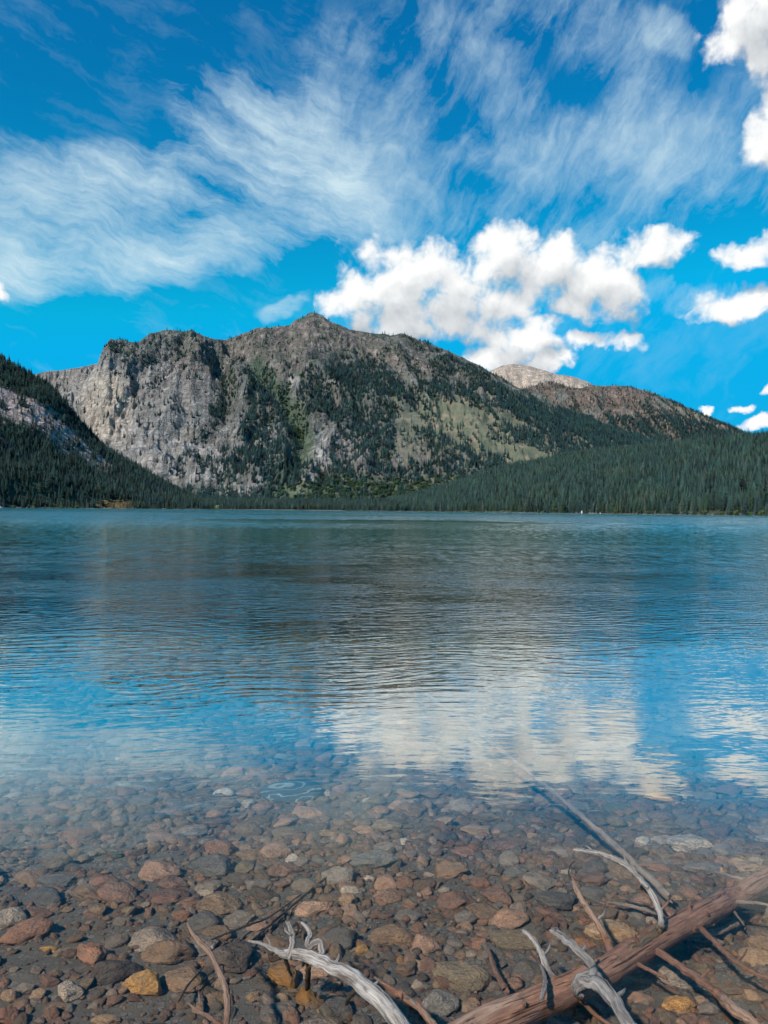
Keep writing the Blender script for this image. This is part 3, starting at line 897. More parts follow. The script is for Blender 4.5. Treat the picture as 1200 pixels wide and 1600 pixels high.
gl_ = t.new('ShaderNodeBsdfGlossy'); gl_.inputs['Roughness'].default_value = .02; gl_.inputs['Color'].default_value = (.93, 1., .99, 1); t.put(gl_.inputs['Normal'], nrm)
tr_ = t.new('ShaderNodeBsdfTransparent'); tr_.inputs[0].default_value = (.97, .985, .98, 1)
mx = t.new('ShaderNodeMixShader')
body = t.new('ShaderNodeBsdfDiffuse'); body.inputs[0].default_value = (.008, .074, .060, 1)   # cloudy water once it is deep
mb_ = t.new('ShaderNodeMixShader'); t.put(mb_.inputs[0], t.map(py_, 11., 48., 0., .92)); t.l.new(tr_.outputs[0], mb_.inputs[1]); t.l.new(body.outputs[0], mb_.inputs[2])
t.l.new(t.m('ADD', t.map(fr.outputs[0], .078, .225, .035, .62), t.map(fr.outputs[0], .30, 1., 0., .02, False), clamp=True), mx.inputs[0]); t.l.new(mb_.outputs[0], mx.inputs[1]); t.l.new(gl_.outputs[0], mx.inputs[2])
t.l.new(mx.outputs[0], out.inputs['Surface'])
va = t.new('ShaderNodeVolumeAbsorption'); va.inputs['Color'].default_value = (.25, .60, .62, 1); va.inputs['Density'].default_value = .14
t.l.new(va.outputs[0], out.inputs['Volume'])
wme.materials.append(mw)
tag(link('water', wme), kind='structure')

# ------------------------------------------------------------------ stones
sm, t, b = principled('lake_stone')
sc = t.v('MULTIPLY', t.attr('stone_colour', 'INSTANCER')['Color'], (1.55, 1.15, .90))
sk = t.attr('speckle', 'INSTANCER')['Fac']
rnd = t.new('ShaderNodeObjectInfo').outputs['Random']
oc = t.v('ADD', t.obj(), t.comb(t.m('MULTIPLY', rnd, 37.), t.m('MULTIPLY', rnd, 91.), 0))
s1 = t.noise(oc, 2.2, 5, .6); s2 = t.noise(oc, 16, 3, .65); s3 = t.voro(oc, 26, 'F1', 'Color')
c_ = t.v('SCALE', sc, t.map(s1, .25, .75, .68, 1.35, False))
c_ = t.mix(t.map(s1, .55, .7, 0, .45), c_, t.mix(1., c_, (1.15, .95, .75), 'MULTIPLY'))
spk = t.m('ADD', .55, t.m('MULTIPLY', t.sep(s3)[0], .95))
c_ = t.mix(sk, c_, t.v('SCALE', c_, spk))
c_ = t.v('SCALE', c_, t.map(s2, .3, .7, .8, 1.2, False))
# silt settled in the low, level hollows
silt = t.map(t.noise(oc, 3.2, 6, .7), .48, .68, 0, .6)
c_ = t.mix(silt, c_, (.15, .12, .085))
t.l.new(c_, b.inputs['Base Color'])
t.l.new(t.bump(t.m('ADD', s1, t.m('MULTIPLY', s2, .35)), .06, .7), b.inputs['Normal'])
b.inputs['Roughness'].default_value = .75

def stone_mesh(seed, sub=3, planes=9, round_=.12, rough=.05, mat=None, plo=.62):
    rd = random.Random(seed)
    bm = bmesh.new(); bmesh.ops.create_icosphere(bm, subdivisions=sub, radius=1.0)
    P = []
    for i in range(planes):
        n = Vector((rd.gauss(0, 1), rd.gauss(0, 1), rd.gauss(0, 1) * .8)).normalized()
        P.append((n, rd.uniform(plo, plo + .24)))
    off = Vector((rd.random() * 50, rd.random() * 50, rd.random() * 50))
    from mathutils import noise as mn
    for v in bm.verts:
        d = v.co.normalized()
        r = 1.0
        # soft minimum over cutting planes gives worn facets
        s = 1.0 ** -1
        acc = math.exp(-r / round_)
        for n, k in P:
            c = n.dot(d)
            if c > .05: acc += math.exp(-(k / c) / round_)
        r = -round_ * math.log(acc)
        r += rough * mn.noise(d * 1.7 + off) + rough * .5 * mn.noise(d * 4 + off) + rough * .22 * mn.noise(d * 9 + off)
        v.co = d * r
    me = bpy.data.meshes.new('stone'); bm.to_mesh(me); bm.free()
    for p in me.polygons: p.use_smooth = True
    # normalise to unit extents
    co = np.zeros(len(me.vertices) * 3, np.float32); me.vertices.foreach_get('co', co); co = co.reshape(-1, 3)
    co -= (co.max(0) + co.min(0)) / 2; co /= (co.max(0) - co.min(0))
    me.vertices.foreach_set('co', co.ravel()); me.update()
    me.materials.append(mat or sm)
    return me
big_shapes = [stone_mesh(100 + i, 4, 15 + i % 5, .012 + .006 * (i % 4), .10, None, .5) for i in range(9)] + [stone_mesh(150 + i, 4, 10, .05, .10, None, .58) for i in range(5)]
small_shapes = [stone_mesh(200 + i, 3 if i < 9 else 2, 13 + i % 5, .015 + .012 * (i % 3), .10, None, .52) for i in range(14)]

PAL = {'rust': (.195, .112, .078), 'redbrown': (.150, .098, .080), 'brown': (.135, .105, .075), 'tan': (.25, .195, .135), 'pinktan': (.27, .19, .145), 'grey': (.17, .17, .16),
       'pale': (.30, .29, .26), 'white': (.40, .40, .38), 'slate': (.055, .068, .076), 'bluegrey': (.105, .125, .13), 'olive': (.120, .115, .085), 'ochre': (.33, .21, .075), 'amber': (.20, .115, .035), 'teal': (.05, .08, .07), 'maroon': (.12, .075, .068), 'dark': (.045, .045, .045)}
# x, y, w, h in photo pixels, colour, speckle, rotation, shape (0 angular 1 rounded), label, short name
ST = [
 (252, 1362, 66, 34, 'pinktan', .5, 8, 0, 'large pinkish tan block with a flat top, left of the dark cracked boulder', 'the pinkish tan block'),
 (327, 1358, 72, 42, 'slate', .6, -5, 0, 'large dark cracked boulder right of the pinkish tan block', 'the dark cracked boulder'),
 (381, 1355, 30, 36, 'olive', .6, 0, 1, 'mossy olive round stone tucked against the dark cracked boulder', 'the mossy olive stone'),
 (85, 1379, 60, 24, 'bluegrey', .3, -3, 0, 'flat pale-topped grey slab behind the dark blue-grey egg-shaped stone', 'the flat grey slab'),
 (69, 1405, 64, 34, 'slate', .3, -4, 1, 'dark blue-grey egg-shaped stone in front of the flat grey slab', 'the blue-grey egg stone'),
 (14, 1438, 50, 34, 'pale', .4, 20, 1, 'pale grey boulder cut by the left frame edge', 'the pale edge boulder'),
 (58, 1430, 42, 20, 'redbrown', .2, 0, 0, 'dark red-brown stone right of the pale boulder at the left edge', 'the red-brown left stone'),
 (161, 1379, 44, 22, 'rust', .2, 12, 0, 'rusty orange wedge stone left of the pinkish tan block', 'the rusty wedge stone'),
 (263, 1491, 84, 48, 'brown', .2, 3, 0, 'largest dark brown block left of the curved stick', 'the big dark brown block'),
 (183, 1520, 84, 40, 'dark', .2, 32, 0, 'long dark slab lying slantwise left of the big brown block', 'the long dark slab'),
 (221, 1541, 60, 44, 'ochre', .4, 8, 0, 'ochre-topped angular stone below the long dark slab', 'the ochre-topped stone'),
 (109, 1551, 40, 34, 'pale', 1., 0, 0, 'lumpy speckled pale granite stone left of the ochre-topped stone', 'the lumpy pale granite'),
 (38, 1546, 28, 19, 'grey', .3, 0, 1, 'small smooth grey ball-like stone on silt near the left edge', 'the grey ball stone'),
 (283, 1434, 28, 19, 'rust', .2, 0, 0, 'rust-coloured cube beside the tip of the curved stick', 'the rust cube'),
 (318, 1443, 54, 36, 'slate', .2, 0, 1, 'dark boulder with a tan crown, behind the knot of the curved stick', 'the tan-crowned boulder'),
 (338, 1461, 46, 26, 'brown', .5, 0, 1, 'brown mottled round stone just below the tan-crowned boulder', 'the mottled brown stone'),
 (8, 1588, 40, 32, 'rust', .2, 0, 0, 'orange stone in the bottom left corner', 'the corner orange stone'),
 (165, 1596, 46, 20, 'tan', .6, 5, 0, 'crumbly tan stone cut by the bottom edge under the ochre-topped stone', 'the crumbly tan stone'),
 (181, 1338, 22, 11, 'teal', .0, 0, 1, 'small smooth dark green oval stone on pale silt', 'the green oval stone'),
 (75, 1485, 30, 12, 'ochre', .9, -5, 0, 'small stone with orange and yellow lichen on the left silt', 'the lichen stone'),
 (77, 1535, 30, 20, 'redbrown', .2, 0, 0, 'red-brown stone between the grey ball stone and the lumpy granite', 'the red silt stone'),
 (531, 1467, 54, 40, 'slate', .2, 4, 1, 'dark blue-black boulder right of the bleached driftwood prongs', 'the blue-black boulder'),
 (530, 1374, 52, 32, 'grey', .5, 14, 0, 'pale grey wedge with a white corner, left of the brown pair of stones', 'the pale grey wedge'),
 (588, 1348, 78, 36, 'bluegrey', .3, 4, 0, 'broad flat blue-grey slab in the middle shallows', 'the broad blue-grey slab'),
 (603, 1381, 36, 26, 'pinktan', .3, 0, 1, 'pinkish brown round stone, left one of the touching brown pair', 'the brown pair'),
 (632, 1382, 30, 24, 'rust', .4, 0, 1, 'reddish round stone, right one of the touching brown pair', 'the reddish round stone'),
 (543, 1407, 32, 28, 'tan', .3, 0, 0, 'upright orange-tan angular stone behind the blue-black boulder', 'the orange-tan stone'),
 (668, 1478, 48, 32, 'pinktan', .3, 18, 0, 'tilted flat-faced orange-brown stone right of the big mossy brown oval', 'the tilted orange-brown stone'),
 (695, 1394, 20, 14, 'pale', .3, 0, 1, 'small smooth pale oval pebble right of the reddish stone', 'the pale oval pebble'),
 (668, 1508, 32, 26, 'redbrown', .3, 0, 1, 'round rust-brown stone below the tilted orange-brown one', 'the round rust stone'),
 (635, 1517, 34, 28, 'brown', .3, 10, 0, 'boxy brown stone left of the round rust stone', 'the boxy brown stone'),
 (722, 1532, 88, 48, 'olive', .5, -8, 0, 'large olive brown slab between the bleached driftwood and the sunken log', 'the large olive slab'),
 (686, 1572, 60, 48, 'bluegrey', .9, 0, 1, 'round speckled grey-green granite boulder below the large olive slab', 'the speckled granite boulder'),
 (622, 1578, 36, 32, 'rust', .2, 0, 0, 'rust block between the bleached driftwood and the speckled granite', 'the rust block'),
 (612, 1463, 70, 34, 'brown', .6, 4, 1, 'large mossy brown oval stone right of the blue-black boulder', 'the mossy brown oval'),
 (565, 1485, 22, 19, 'ochre', .3, 0, 1, 'small ochre stone at the foot of the blue-black boulder', 'the small ochre stone'),
 (482, 1560, 38, 32, 'amber', .5, -10, 0, 'golden brown block sunk below the bleached driftwood', 'the golden block'),
 (440, 1528, 56, 38, 'amber', .2, -25, 0, 'amber slab under the left end of the bleached driftwood', 'the amber slab'),
 (395, 1560, 24, 17, 'tan', .9, 0, 1, 'left one of two small speckled tan stones under the driftwood', 'the left speckled pebble'),
 (438, 1562, 27, 18, 'tan', .9, 0, 1, 'right one of two small speckled tan stones under the driftwood', 'the right speckled pebble'),
 (525, 1580, 52, 42, 'slate', .2, 0, 1, 'dark blue boulder in the shadow below the bleached driftwood', 'the shadowed blue boulder'),
 (728, 1438, 40, 25, 'grey', .4, 14, 0, 'grey wedge with a cracked top, centre right shallows', 'the cracked grey wedge'),
 (783, 1440, 30, 20, 'redbrown', .4, 0, 1, 'reddish brown stone left of the broad grey-brown boulder', 'the small reddish stone'),
 (576, 1373, 18, 10, 'white', .2, 0, 0, 'small white stone between the pale grey wedge and the brown pair', 'the small white stone'),
 (630, 1316, 19, 14, 'white', .2, 0, 0, 'small white angular stone beyond the broad blue-grey slab', 'the white far stone'),
 (750, 1382, 30, 20, 'rust', .3, 0, 1, 'rust stone in the middle right shallows above the brown slab', 'the middle rust stone'),
 (776, 1404, 46, 30, 'redbrown', .5, -6, 0, 'rough red-brown slab left of the dark flat slab', 'the red-brown slab'),
 (796, 1438, 60, 32, 'pinktan', .5, 12, 1, 'broad grey-brown boulder above the bent spike of the sunken log', 'the broad grey-brown boulder'),
 (868, 1411, 66, 34, 'slate', .0, -6, 0, 'dark blue flat slab behind the upright twig of the log', 'the dark flat slab'),
 (794, 1342, 32, 24, 'grey', .3, 0, 1, 'smooth grey oval stone, upper one of two stacked ovals', 'the upper grey oval'),
 (802, 1367, 32, 21, 'bluegrey', .1, 0, 1, 'smooth darker oval stone just below the upper grey oval', 'the darker oval'),
 (844, 1380, 52, 26, 'grey', .3, -10, 0, 'grey-brown triangular slab left of the arching branch tip', 'the triangular slab'),
 (955, 1457, 82, 40, 'tan', .4, -10, 0, 'large tan slab under the arching branch of the log', 'the large tan slab'),
 (1062, 1573, 50, 32, 'ochre', 1., -8, 0, 'yellow-brown pitted stone below the long side branch of the log', 'the yellow pitted stone'),
 (1002, 1560, 44, 17, 'pinktan', .3, -5, 0, 'thin tan pointed stone right of the knotted branch', 'the thin tan stone'),
 (1053, 1530, 76, 46, 'grey', .6, -8, 0, 'large flat grey slab under the long side branch of the log', 'the large flat grey slab'),
 (1182, 1498, 54, 34, 'tan', .2, 0, 1, 'smooth pale tan boulder at the right frame edge', 'the smooth right boulder'),
 (1005, 1317, 24, 19, 'white', .2, 0, 0, 'white blocky stone beside the sunken pole, left one of the pale pair', 'the white blocky stone'),
 (1032, 1315, 30, 15, 'pale', .1, -6, 1, 'smooth cream stone, right one of the pale pair by the sunken pole', 'the smooth cream stone'),
 (1080, 1322, 74, 32, 'pale', 1., -14, 0, 'long pale speckled slab right of the cream stone', 'the long pale slab'),
 (860, 1430, 44, 17, 'redbrown', .3, -10, 0, 'flat red-brown stone under the dark flat slab', 'the flat red stone'),
 (810, 1470, 84, 32, 'olive', .7, 0, 1, 'olive mottled slab behind the bent spike of the log', 'the olive mottled slab'),
 (822, 1520, 48, 34, 'slate', .3, 0, 1, 'dark rounded stone left of the log below the olive mottled slab', 'the dark rounded stone'),
 (915, 1476, 38, 19, 'rust', .4, 6, 0, 'orange-red stone crossed by the upright twig of the log', 'the orange-red stone'),
 (1023, 1356, 46, 20, 'redbrown', .4, -6, 0, 'brownish stone right of the sunken pole end', 'the brownish pole stone'),
 (1003, 1262, 38, 24, 'maroon', .1, 0, 1, 'maroon rounded stone right of the sunken pole', 'the maroon stone'),
 (967, 1265, 46, 17, 'teal', .1, -4, 1, 'dark teal stone left of the maroon stone', 'the dark teal stone'),
 (1073, 1243, 28, 12, 'pale', .0, 0, 1, 'pale oval stone far out on the right', 'the far pale oval'),
 (744, 1300, 50, 18, 'tan', .5, 5, 1, 'speckled tan stone left of the sunken pole', 'the speckled tan stone'),
 (350, 1238, 32, 12, 'white', .0, 0, 1, 'white oval stone left of the banded boulder', 'the white oval stone'),
 (22, 1245, 36, 13, 'pale', .2, 12, 0, 'cream wedge-shaped stone far out near the left edge', 'the cream wedge'),
 (387, 1257, 24, 16, 'pale', .4, 0, 0, 'cream blocky stone just left of the banded boulder', 'the cream block'),
 (484, 1272, 60, 22, 'pinktan', .2, 14, 0, 'pinkish slab in front of the banded boulder', 'the pinkish slab'),
 (569, 1300, 38, 19, 'pinktan', .3, 0, 0, 'square tan stone right of the pinkish slab', 'the square tan stone'),
 (1162, 1355, 46, 22, 'tan', .4, -20, 0, 'tan stone under the far end of the sunken log', 'the log-end tan stone'),
 (1100, 1360, 70, 22, 'grey', .3, 8, 0, 'broad grey-brown stone beyond the sunken log', 'the broad grey stone'),
 (383, 992, 34, 9, 'olive', .2, 0, 1, 'yellowish boulder under water far out, left of centre', 'the far yellowish boulder'),
 (452, 994, 34, 8, 'olive', .2, 0, 1, 'second yellowish boulder far out, right of the first', 'the second far boulder'),
 (545, 1008, 44, 8, 'pinktan', .2, 0, 1, 'reddish boulder far out below the mountain reflection', 'the far reddish boulder'),
]
placed = []     # x, y, radius
def ray_bed(px, py):
    u, e = ue(px, py); y = 3.
    for _ in range(12):
        y = (float(bed(u * y, y)) - HC) / e
    return u * y, y, float(bed(u * y, y))
def put_stone(mesh, x, y, w, l, h, rz, colr, spk, tilt=(0, 0), sink=.3):
    o = bpy.data.objects.new('stone', mesh); COL.objects.link(o)
    o.location = (x, y, float(bed(x, y)) + h * (.5 - sink))
    o.rotation_euler = (tilt[0], tilt[1], rz); o.scale = (w, l, h)
    o['stone_colour'] = [float(c) for c in colr]; o['speckle'] = float(spk)
    return o
landmarks = []
rs = random.Random(3)
for i, (px, py, w, h, cn, spk, rot_, shp, lab, short) in enumerate(ST):
    x, y, z = ray_bed(px, py + h * .18)
    W_ = w * y / F
    hp = h * y / F
    Hh = min(W_ * .52, hp * .72)
    Ln = np.clip((hp - Hh * .45) * y / (HC - z), W_ * .45, W_ * 1.15)
    me = big_shapes[i % 9] if shp == 0 else big_shapes[9 + i % 5]
    kk_ = rs.uniform(.88, 1.05); col_ = [(c * .82 + m_ * .18) * kk_ for c, m_ in zip(PAL[cn], (.150, .112, .082))]
    o = put_stone(me, x, y, W_ * 1.06, Ln, Hh * 1.25, R(rot_), col_, spk, (rs.uniform(-.12, .12), rs.uniform(-.12, .12)), .28)
    tag(o, lab, 'stone', 'stones on the lake bed')
    placed.append((x, y, max(W_, Ln) * .5)); landmarks.append((x, y, short))
# the banded boulder
bm_, t, b = principled('banded_stone')
oc = t.obj()
q = t.v('ADD', t.v('MULTIPLY', oc, (1, 1.15, .0)), t.v('SCALE', t.noise(oc, 2.2, 3, .5, col=True), .55))
q = t.v('MULTIPLY', t.v('SUBTRACT', q, (.08, .38, .27)), (.8, 1.25, 0))
rr_ = t.v('LENGTH', q)
ring = t.m('ABSOLUTE', t.m('SUBTRACT', t.m('FRACT', t.m('MULTIPLY', rr_, 4.3)), .5))
c_ = t.mix(t.map(ring, .045, .085), (.24, .25, .23), (.045, .065, .07))
c_ = t.mix(t.map(rr_, .17, .21), t.mix(t.map(rr_, .07, .09), (.09, .12, .12), (.25, .26, .22)), c_)
t.l.new(t.v('SCALE', c_, t.map(t.noise(oc, 9, 4, .6), .3, .7, .75, 1.2, False)), b.inputs['Base Color'])
x, y, z = ray_bed(455, 1244)
o = bpy.data.objects.new('stone', stone_mesh(991, 4, 4, .16, .05, bm_)); COL.objects.link(o)
W_ = 98 * y / F
o.scale = (W_, W_ * .82, W_ * .20); o.location = (x, y, z + .03); o.rotation_euler = (.05, 0, .15)
tag(o, 'flat dark blue boulder with curling white bands, left of centre', 'stone', 'stones on the lake bed')
placed.append((x, y, W_ * .5)); landmarks.append((x, y, 'the banded boulder'))

# ---- all other stones: the biggest become things, the rest one body of stuff
def cover(x, y):
    """share of ground under stones: silt on the left foreground, cobbles elsewhere"""
    px, py = pix(x, y, bed(x, y))
    s = 1 - .5 * blob(px, py, 90, 1500, 170, 70, 10) - .55 * blob(px, py, 160, 1335, 190, 34, 8) - .3 * blob(px, py, 330, 1560, 120, 60, 0)
    return np.clip(s + .35 * fbm(x / .6, y / .6, 2, 161), .04, 1)
MUD = np.array([.150, .112, .082])
names = ['rust', 'redbrown', 'brown', 'tan', 'pinktan', 'grey', 'pale', 'slate', 'bluegrey', 'olive', 'maroon', 'dark', 'white', 'ochre']
wts = np.array([13, 17, 24, 8, 9, 16, 1.6, 6, 8, 7, 3, 6, .3, 1.0]); wts = wts / wts.sum()
def spread(n, y0, y1, s0, s1, um=.66):
    yy = np.sqrt(RNG.uniform(y0 ** 2, y1 ** 2, n)); xx = RNG.uniform(-1, 1, n) * (um * yy + 1.5)
    ss = s0 * (s1 / s0) ** (RNG.random(n) ** 1.6)
    return xx, yy, ss
bx_, by_, bs_ = spread(6400, 2.0, 9.0, .075, .22)
order = np.argsort(-bs_)
mid = []
P_ = list(placed)
grid = {}
def gadd(x, y, r): grid.setdefault((int(x // .3), int(y // .3)), []).append((x, y, r))
for p in P_: gadd(*p)
def clash(x, y, r, f):
    a, b_ = int(x // .3), int(y // .3)
    for i in (-1, 0, 1):
        for j in (-1, 0, 1):
            for (p, q, s) in grid.get((a + i, b_ + j), ()):
                if (p - x) ** 2 + (q - y) ** 2 < ((r + s) * f) ** 2: return True
    return False
cvb = cover(bx_, by_)
for k in order:
    x, y, s = bx_[k], by_[k], bs_[k]
    if RNG.random() > cvb[k] * .95: continue
    if clash(x, y, s * .5, .74): continue
    gadd(x, y, s * .5); mid.append((x, y, s))
mid.sort(key=lambda q: -q[2] / q[1] * (abs(q[0] / q[1]) < .54))
NIND = 300 - len(ST) - 1
ind, rest = mid[:NIND], mid[NIND:]
COLW = {'rust': 'rust red', 'redbrown': 'red-brown', 'brown': 'brown', 'tan': 'tan', 'pinktan': 'pinkish tan', 'grey': 'grey', 'pale': 'pale grey', 'slate': 'dark slate', 'bluegrey': 'blue-grey', 'olive': 'olive', 'maroon': 'maroon', 'dark': 'blackish', 'white': 'white', 'ochre': 'ochre'}
used = set()
for k, (x, y, s) in enumerate(ind):
    cn = names[RNG.choice(len(names), p=wts)]
    shp = rs.random() < .45
    me = big_shapes[9 + rs.randint(0, 4)] if shp else big_shapes[rs.randint(0, 8)]
    l = s * rs.uniform(.5, .9); h = s * rs.uniform(.28, .5)
    kk_ = rs.uniform(.7, 1.15); colr = [(c * .68 + m_ * .32) * kk_ for c, m_ in zip(PAL[cn], MUD)]
    o = put_stone(me, x, y, s, l, h, rs.uniform(-.6, .6) + rs.choice((0, 3.14)), colr, rs.choice((.1, .3, .5, .9)), (rs.uniform(-.2, .2), rs.uniform(-.2, .2)), .3)
    near = sorted(landmarks, key=lambda q: (q[0] - x) ** 2 + (q[1] - y) ** 2)[:4]
    side = lambda q: ('right of ' if x > q[0] else 'left of ') if abs(x - q[0]) > abs(y - q[1]) * .6 else ('beyond ' if y > q[1] else 'in front of ')
    shw = 'rounded' if shp else 'angular'
    for (i1, i2) in ((0, 1), (0, 2), (1, 2), (0, 3), (1, 3), (2, 3)):
        lab = '%s %s stone %s%s' % (COLW[cn], shw, side(near[i1]), near[i1][2])
        if lab in used: lab = '%s %s stone %s%s, near %s' % (COLW[cn], shw, side(near[i1]), near[i1][2], near[i2][2])
        lab = ' '.join(lab.split()[:16])
        if lab not in used: break
    used.add(lab)
    tag(o, lab, 'stone', 'stones on the lake bed')

X2 = [np.array([q[0] for q in rest])]; Y2 = [np.array([q[1] for q in rest])]; S2 = [np.array([q[2] for q in rest])]
for (n, y0, y1, s0, s1) in ((29000, 1.2, 4.5, .008, .08), (19000, 4.0, 8.0, .022, .11), (14000, 7.5, 13, .05, .20), (6000, 12, 22, .10, .50)):
    a, b_, c = spread(n, y0, y1, s0, s1, .72)
    m = RNG.random(n) < cover(a, b_)
    X2.append(a[m]); Y2.append(b_[m]); S2.append(c[m])
X2 = np.concatenate(X2); Y2 = np.concatenate(Y2); S2 = np.concatenate(S2); n = len(X2)
print('pebbles', n)
ci_ = RNG.choice(len(names), n, p=wts)
pc = (np.array([PAL[k] for k in names])[ci_] * .58 + MUD[None] * .42) * RNG.uniform(.6, 1.25, (n, 1))
hh = S2 * RNG.uniform(.35, .6, n)
scl = np.stack([S2, S2 * RNG.uniform(.55, .95, n), hh], 1)
rot = np.stack([RNG.normal(0, .18, n), RNG.normal(0, .18, n), RNG.uniform(0, 6.28, n)], 1)
rot[:, 2] = np.where(Y2 > 5, RNG.normal(.1, .35, n), rot[:, 2])
pb = scatter('pebbles', np.stack([X2, Y2, bed(X2, Y2) + hh * RNG.uniform(.0, .3, n)], 1), rot, scl, RNG.integers(0, len(small_shapes), n), pc, 'stone_colour', small_shapes, ('speckle', RNG.random(n)))
tag(pb, 'pebbles and cobbles of many colours covering the shallow lake bed', 'pebbles', kind='stuff')

# ------------------------------------------------------------------ driftwood
def driftwood_mat(name, dry0, dry1, wet0, wet1, line=.012, stain=(.08, .04, .025)):
    m, t, b = principled(name)
    uv = t.new('ShaderNodeUVMap'); uv.uv_map = 'UVMap'
    g = t.noise(t.v('MULTIPLY', uv.outputs[0], (18, 1.6, 1)), 1, 8, .74, .35)
    g2 = t.noise(t.v('MULTIPLY', uv.outputs[0], (5, 3, 1)), 1, 4, .6)
    dry = t.mix(t.map(g, .32, .66), dry0, dry1)
    wet = t.mix(t.map(g, .3, .7), wet0, wet1)
    z = t.sep(t.pos())[2]
    zz = t.m('ADD', z, t.m('MULTIPLY', t.m('SUBTRACT', g2, .5), .03))
    c_ = t.mix(t.map(zz, line - .010, line + .012), wet, dry)
    c_ = t.mix(t.map(g2, .54, .70, 0, .75), c_, stain)
    c_ = t.mix(t.map(t.noise(t.v('MULTIPLY', uv.outputs[0], (3, 1.2, 1)), 1, 5, .7), .3, .7, .0, .5), c_, t.mix(1., c_, (.62, .58, .60), 'MULTIPLY'))
    crack = t.map(t.noise(t.v('MULTIPLY', uv.outputs[0], (30, .8, 1)), 1, 6, .68, .4), .57, .66, 0, .85)
    c_ = t.mix(crack, c_, (.02, .015, .012))
    t.l.new(c_, b.inputs['Base Color'])
    t.l.new(t.bump(t.m('SUBTRACT', t.m('ADD', g, t.m('MULTIPLY', g2, .8)), crack), .010, 1.), b.inputs['Normal'])
    b.inputs['Roughness'].default_value = .7
    return m
bleach = driftwood_mat('bleached_wood', (.15, .12, .095), (.70, .62, .54), (.13, .08, .05), (.26, .18, .12))
redwood = driftwood_mat('sunken_wood', (.25, .13, .08), (.50, .34, .24), (.20, .092, .055), (.44, .225, .14), line=.02)
greywood = driftwood_mat('grey_wood', (.09, .07, .06), (.50, .45, .40), (.15, .09, .06), (.28, .18, .13))
dimwood = driftwood_mat('submerged_pole_wood', (.2, .14, .11), (.34, .25, .2), (.30, .20, .145), (.40, .29, .22))
darkwood = driftwood_mat('dark_twig_wood', (.05, .035, .025), (.12, .085, .06), (.05, .038, .028), (.11, .08, .058))

def tube(name, pts, rad, mat, parent=None, knob=.10, seed=0, seg=14, step=.35, broken=True, wander=.40):
    """pts: list of Vector; rad: list of radii. Catmull-Rom spine, knobbly skin, ragged ends"""
    from mathutils import noise as mn
    P = [Vector(p) for p in pts]
    off = parent.location if parent else Vector((0, 0, 0))
    Q = [P[0] * 2 - P[1]] + P + [P[-1] * 2 - P[-2]]
    Rr = [rad[0]] + list(rad) + [rad[-1]]
    C = []; RR = []
    for i in range(1, len(Q) - 2):
        L = (Q[i + 1] - Q[i]).length
        k = max(3, int(L / max(.006, min(Rr[i], Rr[i + 1]) * step * 1.4)))
        k = min(k, 60)
        for j in range(k):
            s = j / k
            a, b_, c, d = Q[i - 1], Q[i], Q[i + 1], Q[i + 2]
            C.append(.5 * ((2 * b_) + (c - a) * s + (2 * a - 5 * b_ + 4 * c - d) * s * s + (3 * b_ - a - 3 * c + d) * s ** 3))
            RR.append(Rr[i] + (Rr[i + 1] - Rr[i]) * s)
    C.append(P[-1]); RR.append(Rr[-2])
    for i in range(1, len(C) - 1):
        w = RR[i] * wander * min(1, i / 4, (len(C) - 1 - i) / 4)
        q = C[i] * (1.1 / max(RR[i], .006) * .22) + Vector((seed, seed * 2, 0))
        C[i] = C[i] + mn.noise_vector(q) * w
    n = len(C)
    vs = []; fs = []; vc = []
    T = (C[1] - C[0]).normalized(); N = T.orthogonal().normalized()
    ln = 0; so = Vector((seed * 3.7, seed * 1.3, seed * 7.7))
    for i in range(n):
        T = (C[min(i + 1, n - 1)] - C[max(i - 1, 0)]).normalized()
        N = (N - T * N.dot(T)).normalized(); Bn = T.cross(N)
        if i: ln += (C[i] - C[i - 1]).length
        for k in range(seg):
            a = 2 * math.pi * k / seg
            d = N * math.cos(a) + Bn * math.sin(a)
            r = RR[i]
            q = so + Vector((math.cos(a) * 1.1, math.sin(a) * 1.1, ln / max(r, .004) * .30))
            r *= 1 + knob * 1.9 * mn.noise(q) + knob * 1.5 * mn.noise(q * 2.7) + knob * 1.1 * mn.noise(Vector((math.cos(a) * 3.3, math.sin(a) * 3.3, ln * 1.6 / max(r, .008) * .08)) + so) + knob * .35 * mn.noise(Vector((math.cos(a) * 5, math.sin(a) * 5, ln * 6)) + so)
            e = 0
            if broken and i in (0, n - 1): e = RR[i] * 2.2 * mn.noise(q * 5.)
            vs.append(C[i] + d * r + T * e - off); vc.append((k, ln))
    for i in range(n - 1):
        for k in range(seg):
            fs.append((i * seg + k, i * seg + (k + 1) % seg, (i + 1) * seg + (k + 1) % seg, (i + 1) * seg + k))
    me = bpy.data.meshes.new(name)
    caps = [list(range(seg))[::-1], [(n - 1) * seg + k for k in range(seg)]]
    me.from_pydata([tuple(v) for v in vs], [], fs + caps)
    uvl = me.uv_layers.new(name='UVMap')
    for p in me.polygons:
        p.use_smooth = len(p.vertices) == 4
        ks = [vc[v][0] for v in p.vertices]
        wrap = max(ks) - min(ks) > seg / 2
        for li, v in zip(p.loop_indices, p.vertices):
            k, l = vc[v]
            if wrap and k < seg / 2: k += seg
            uvl.data[li].uv = (k / seg, l * 4)
    me.materials.append(mat)
    return link(name, me, parent)

def pt(px, py, z): return at(px, py, z)
def W2(px_w, p): return px_w * .43 * p.y / F   # half width in metres from a pixel width

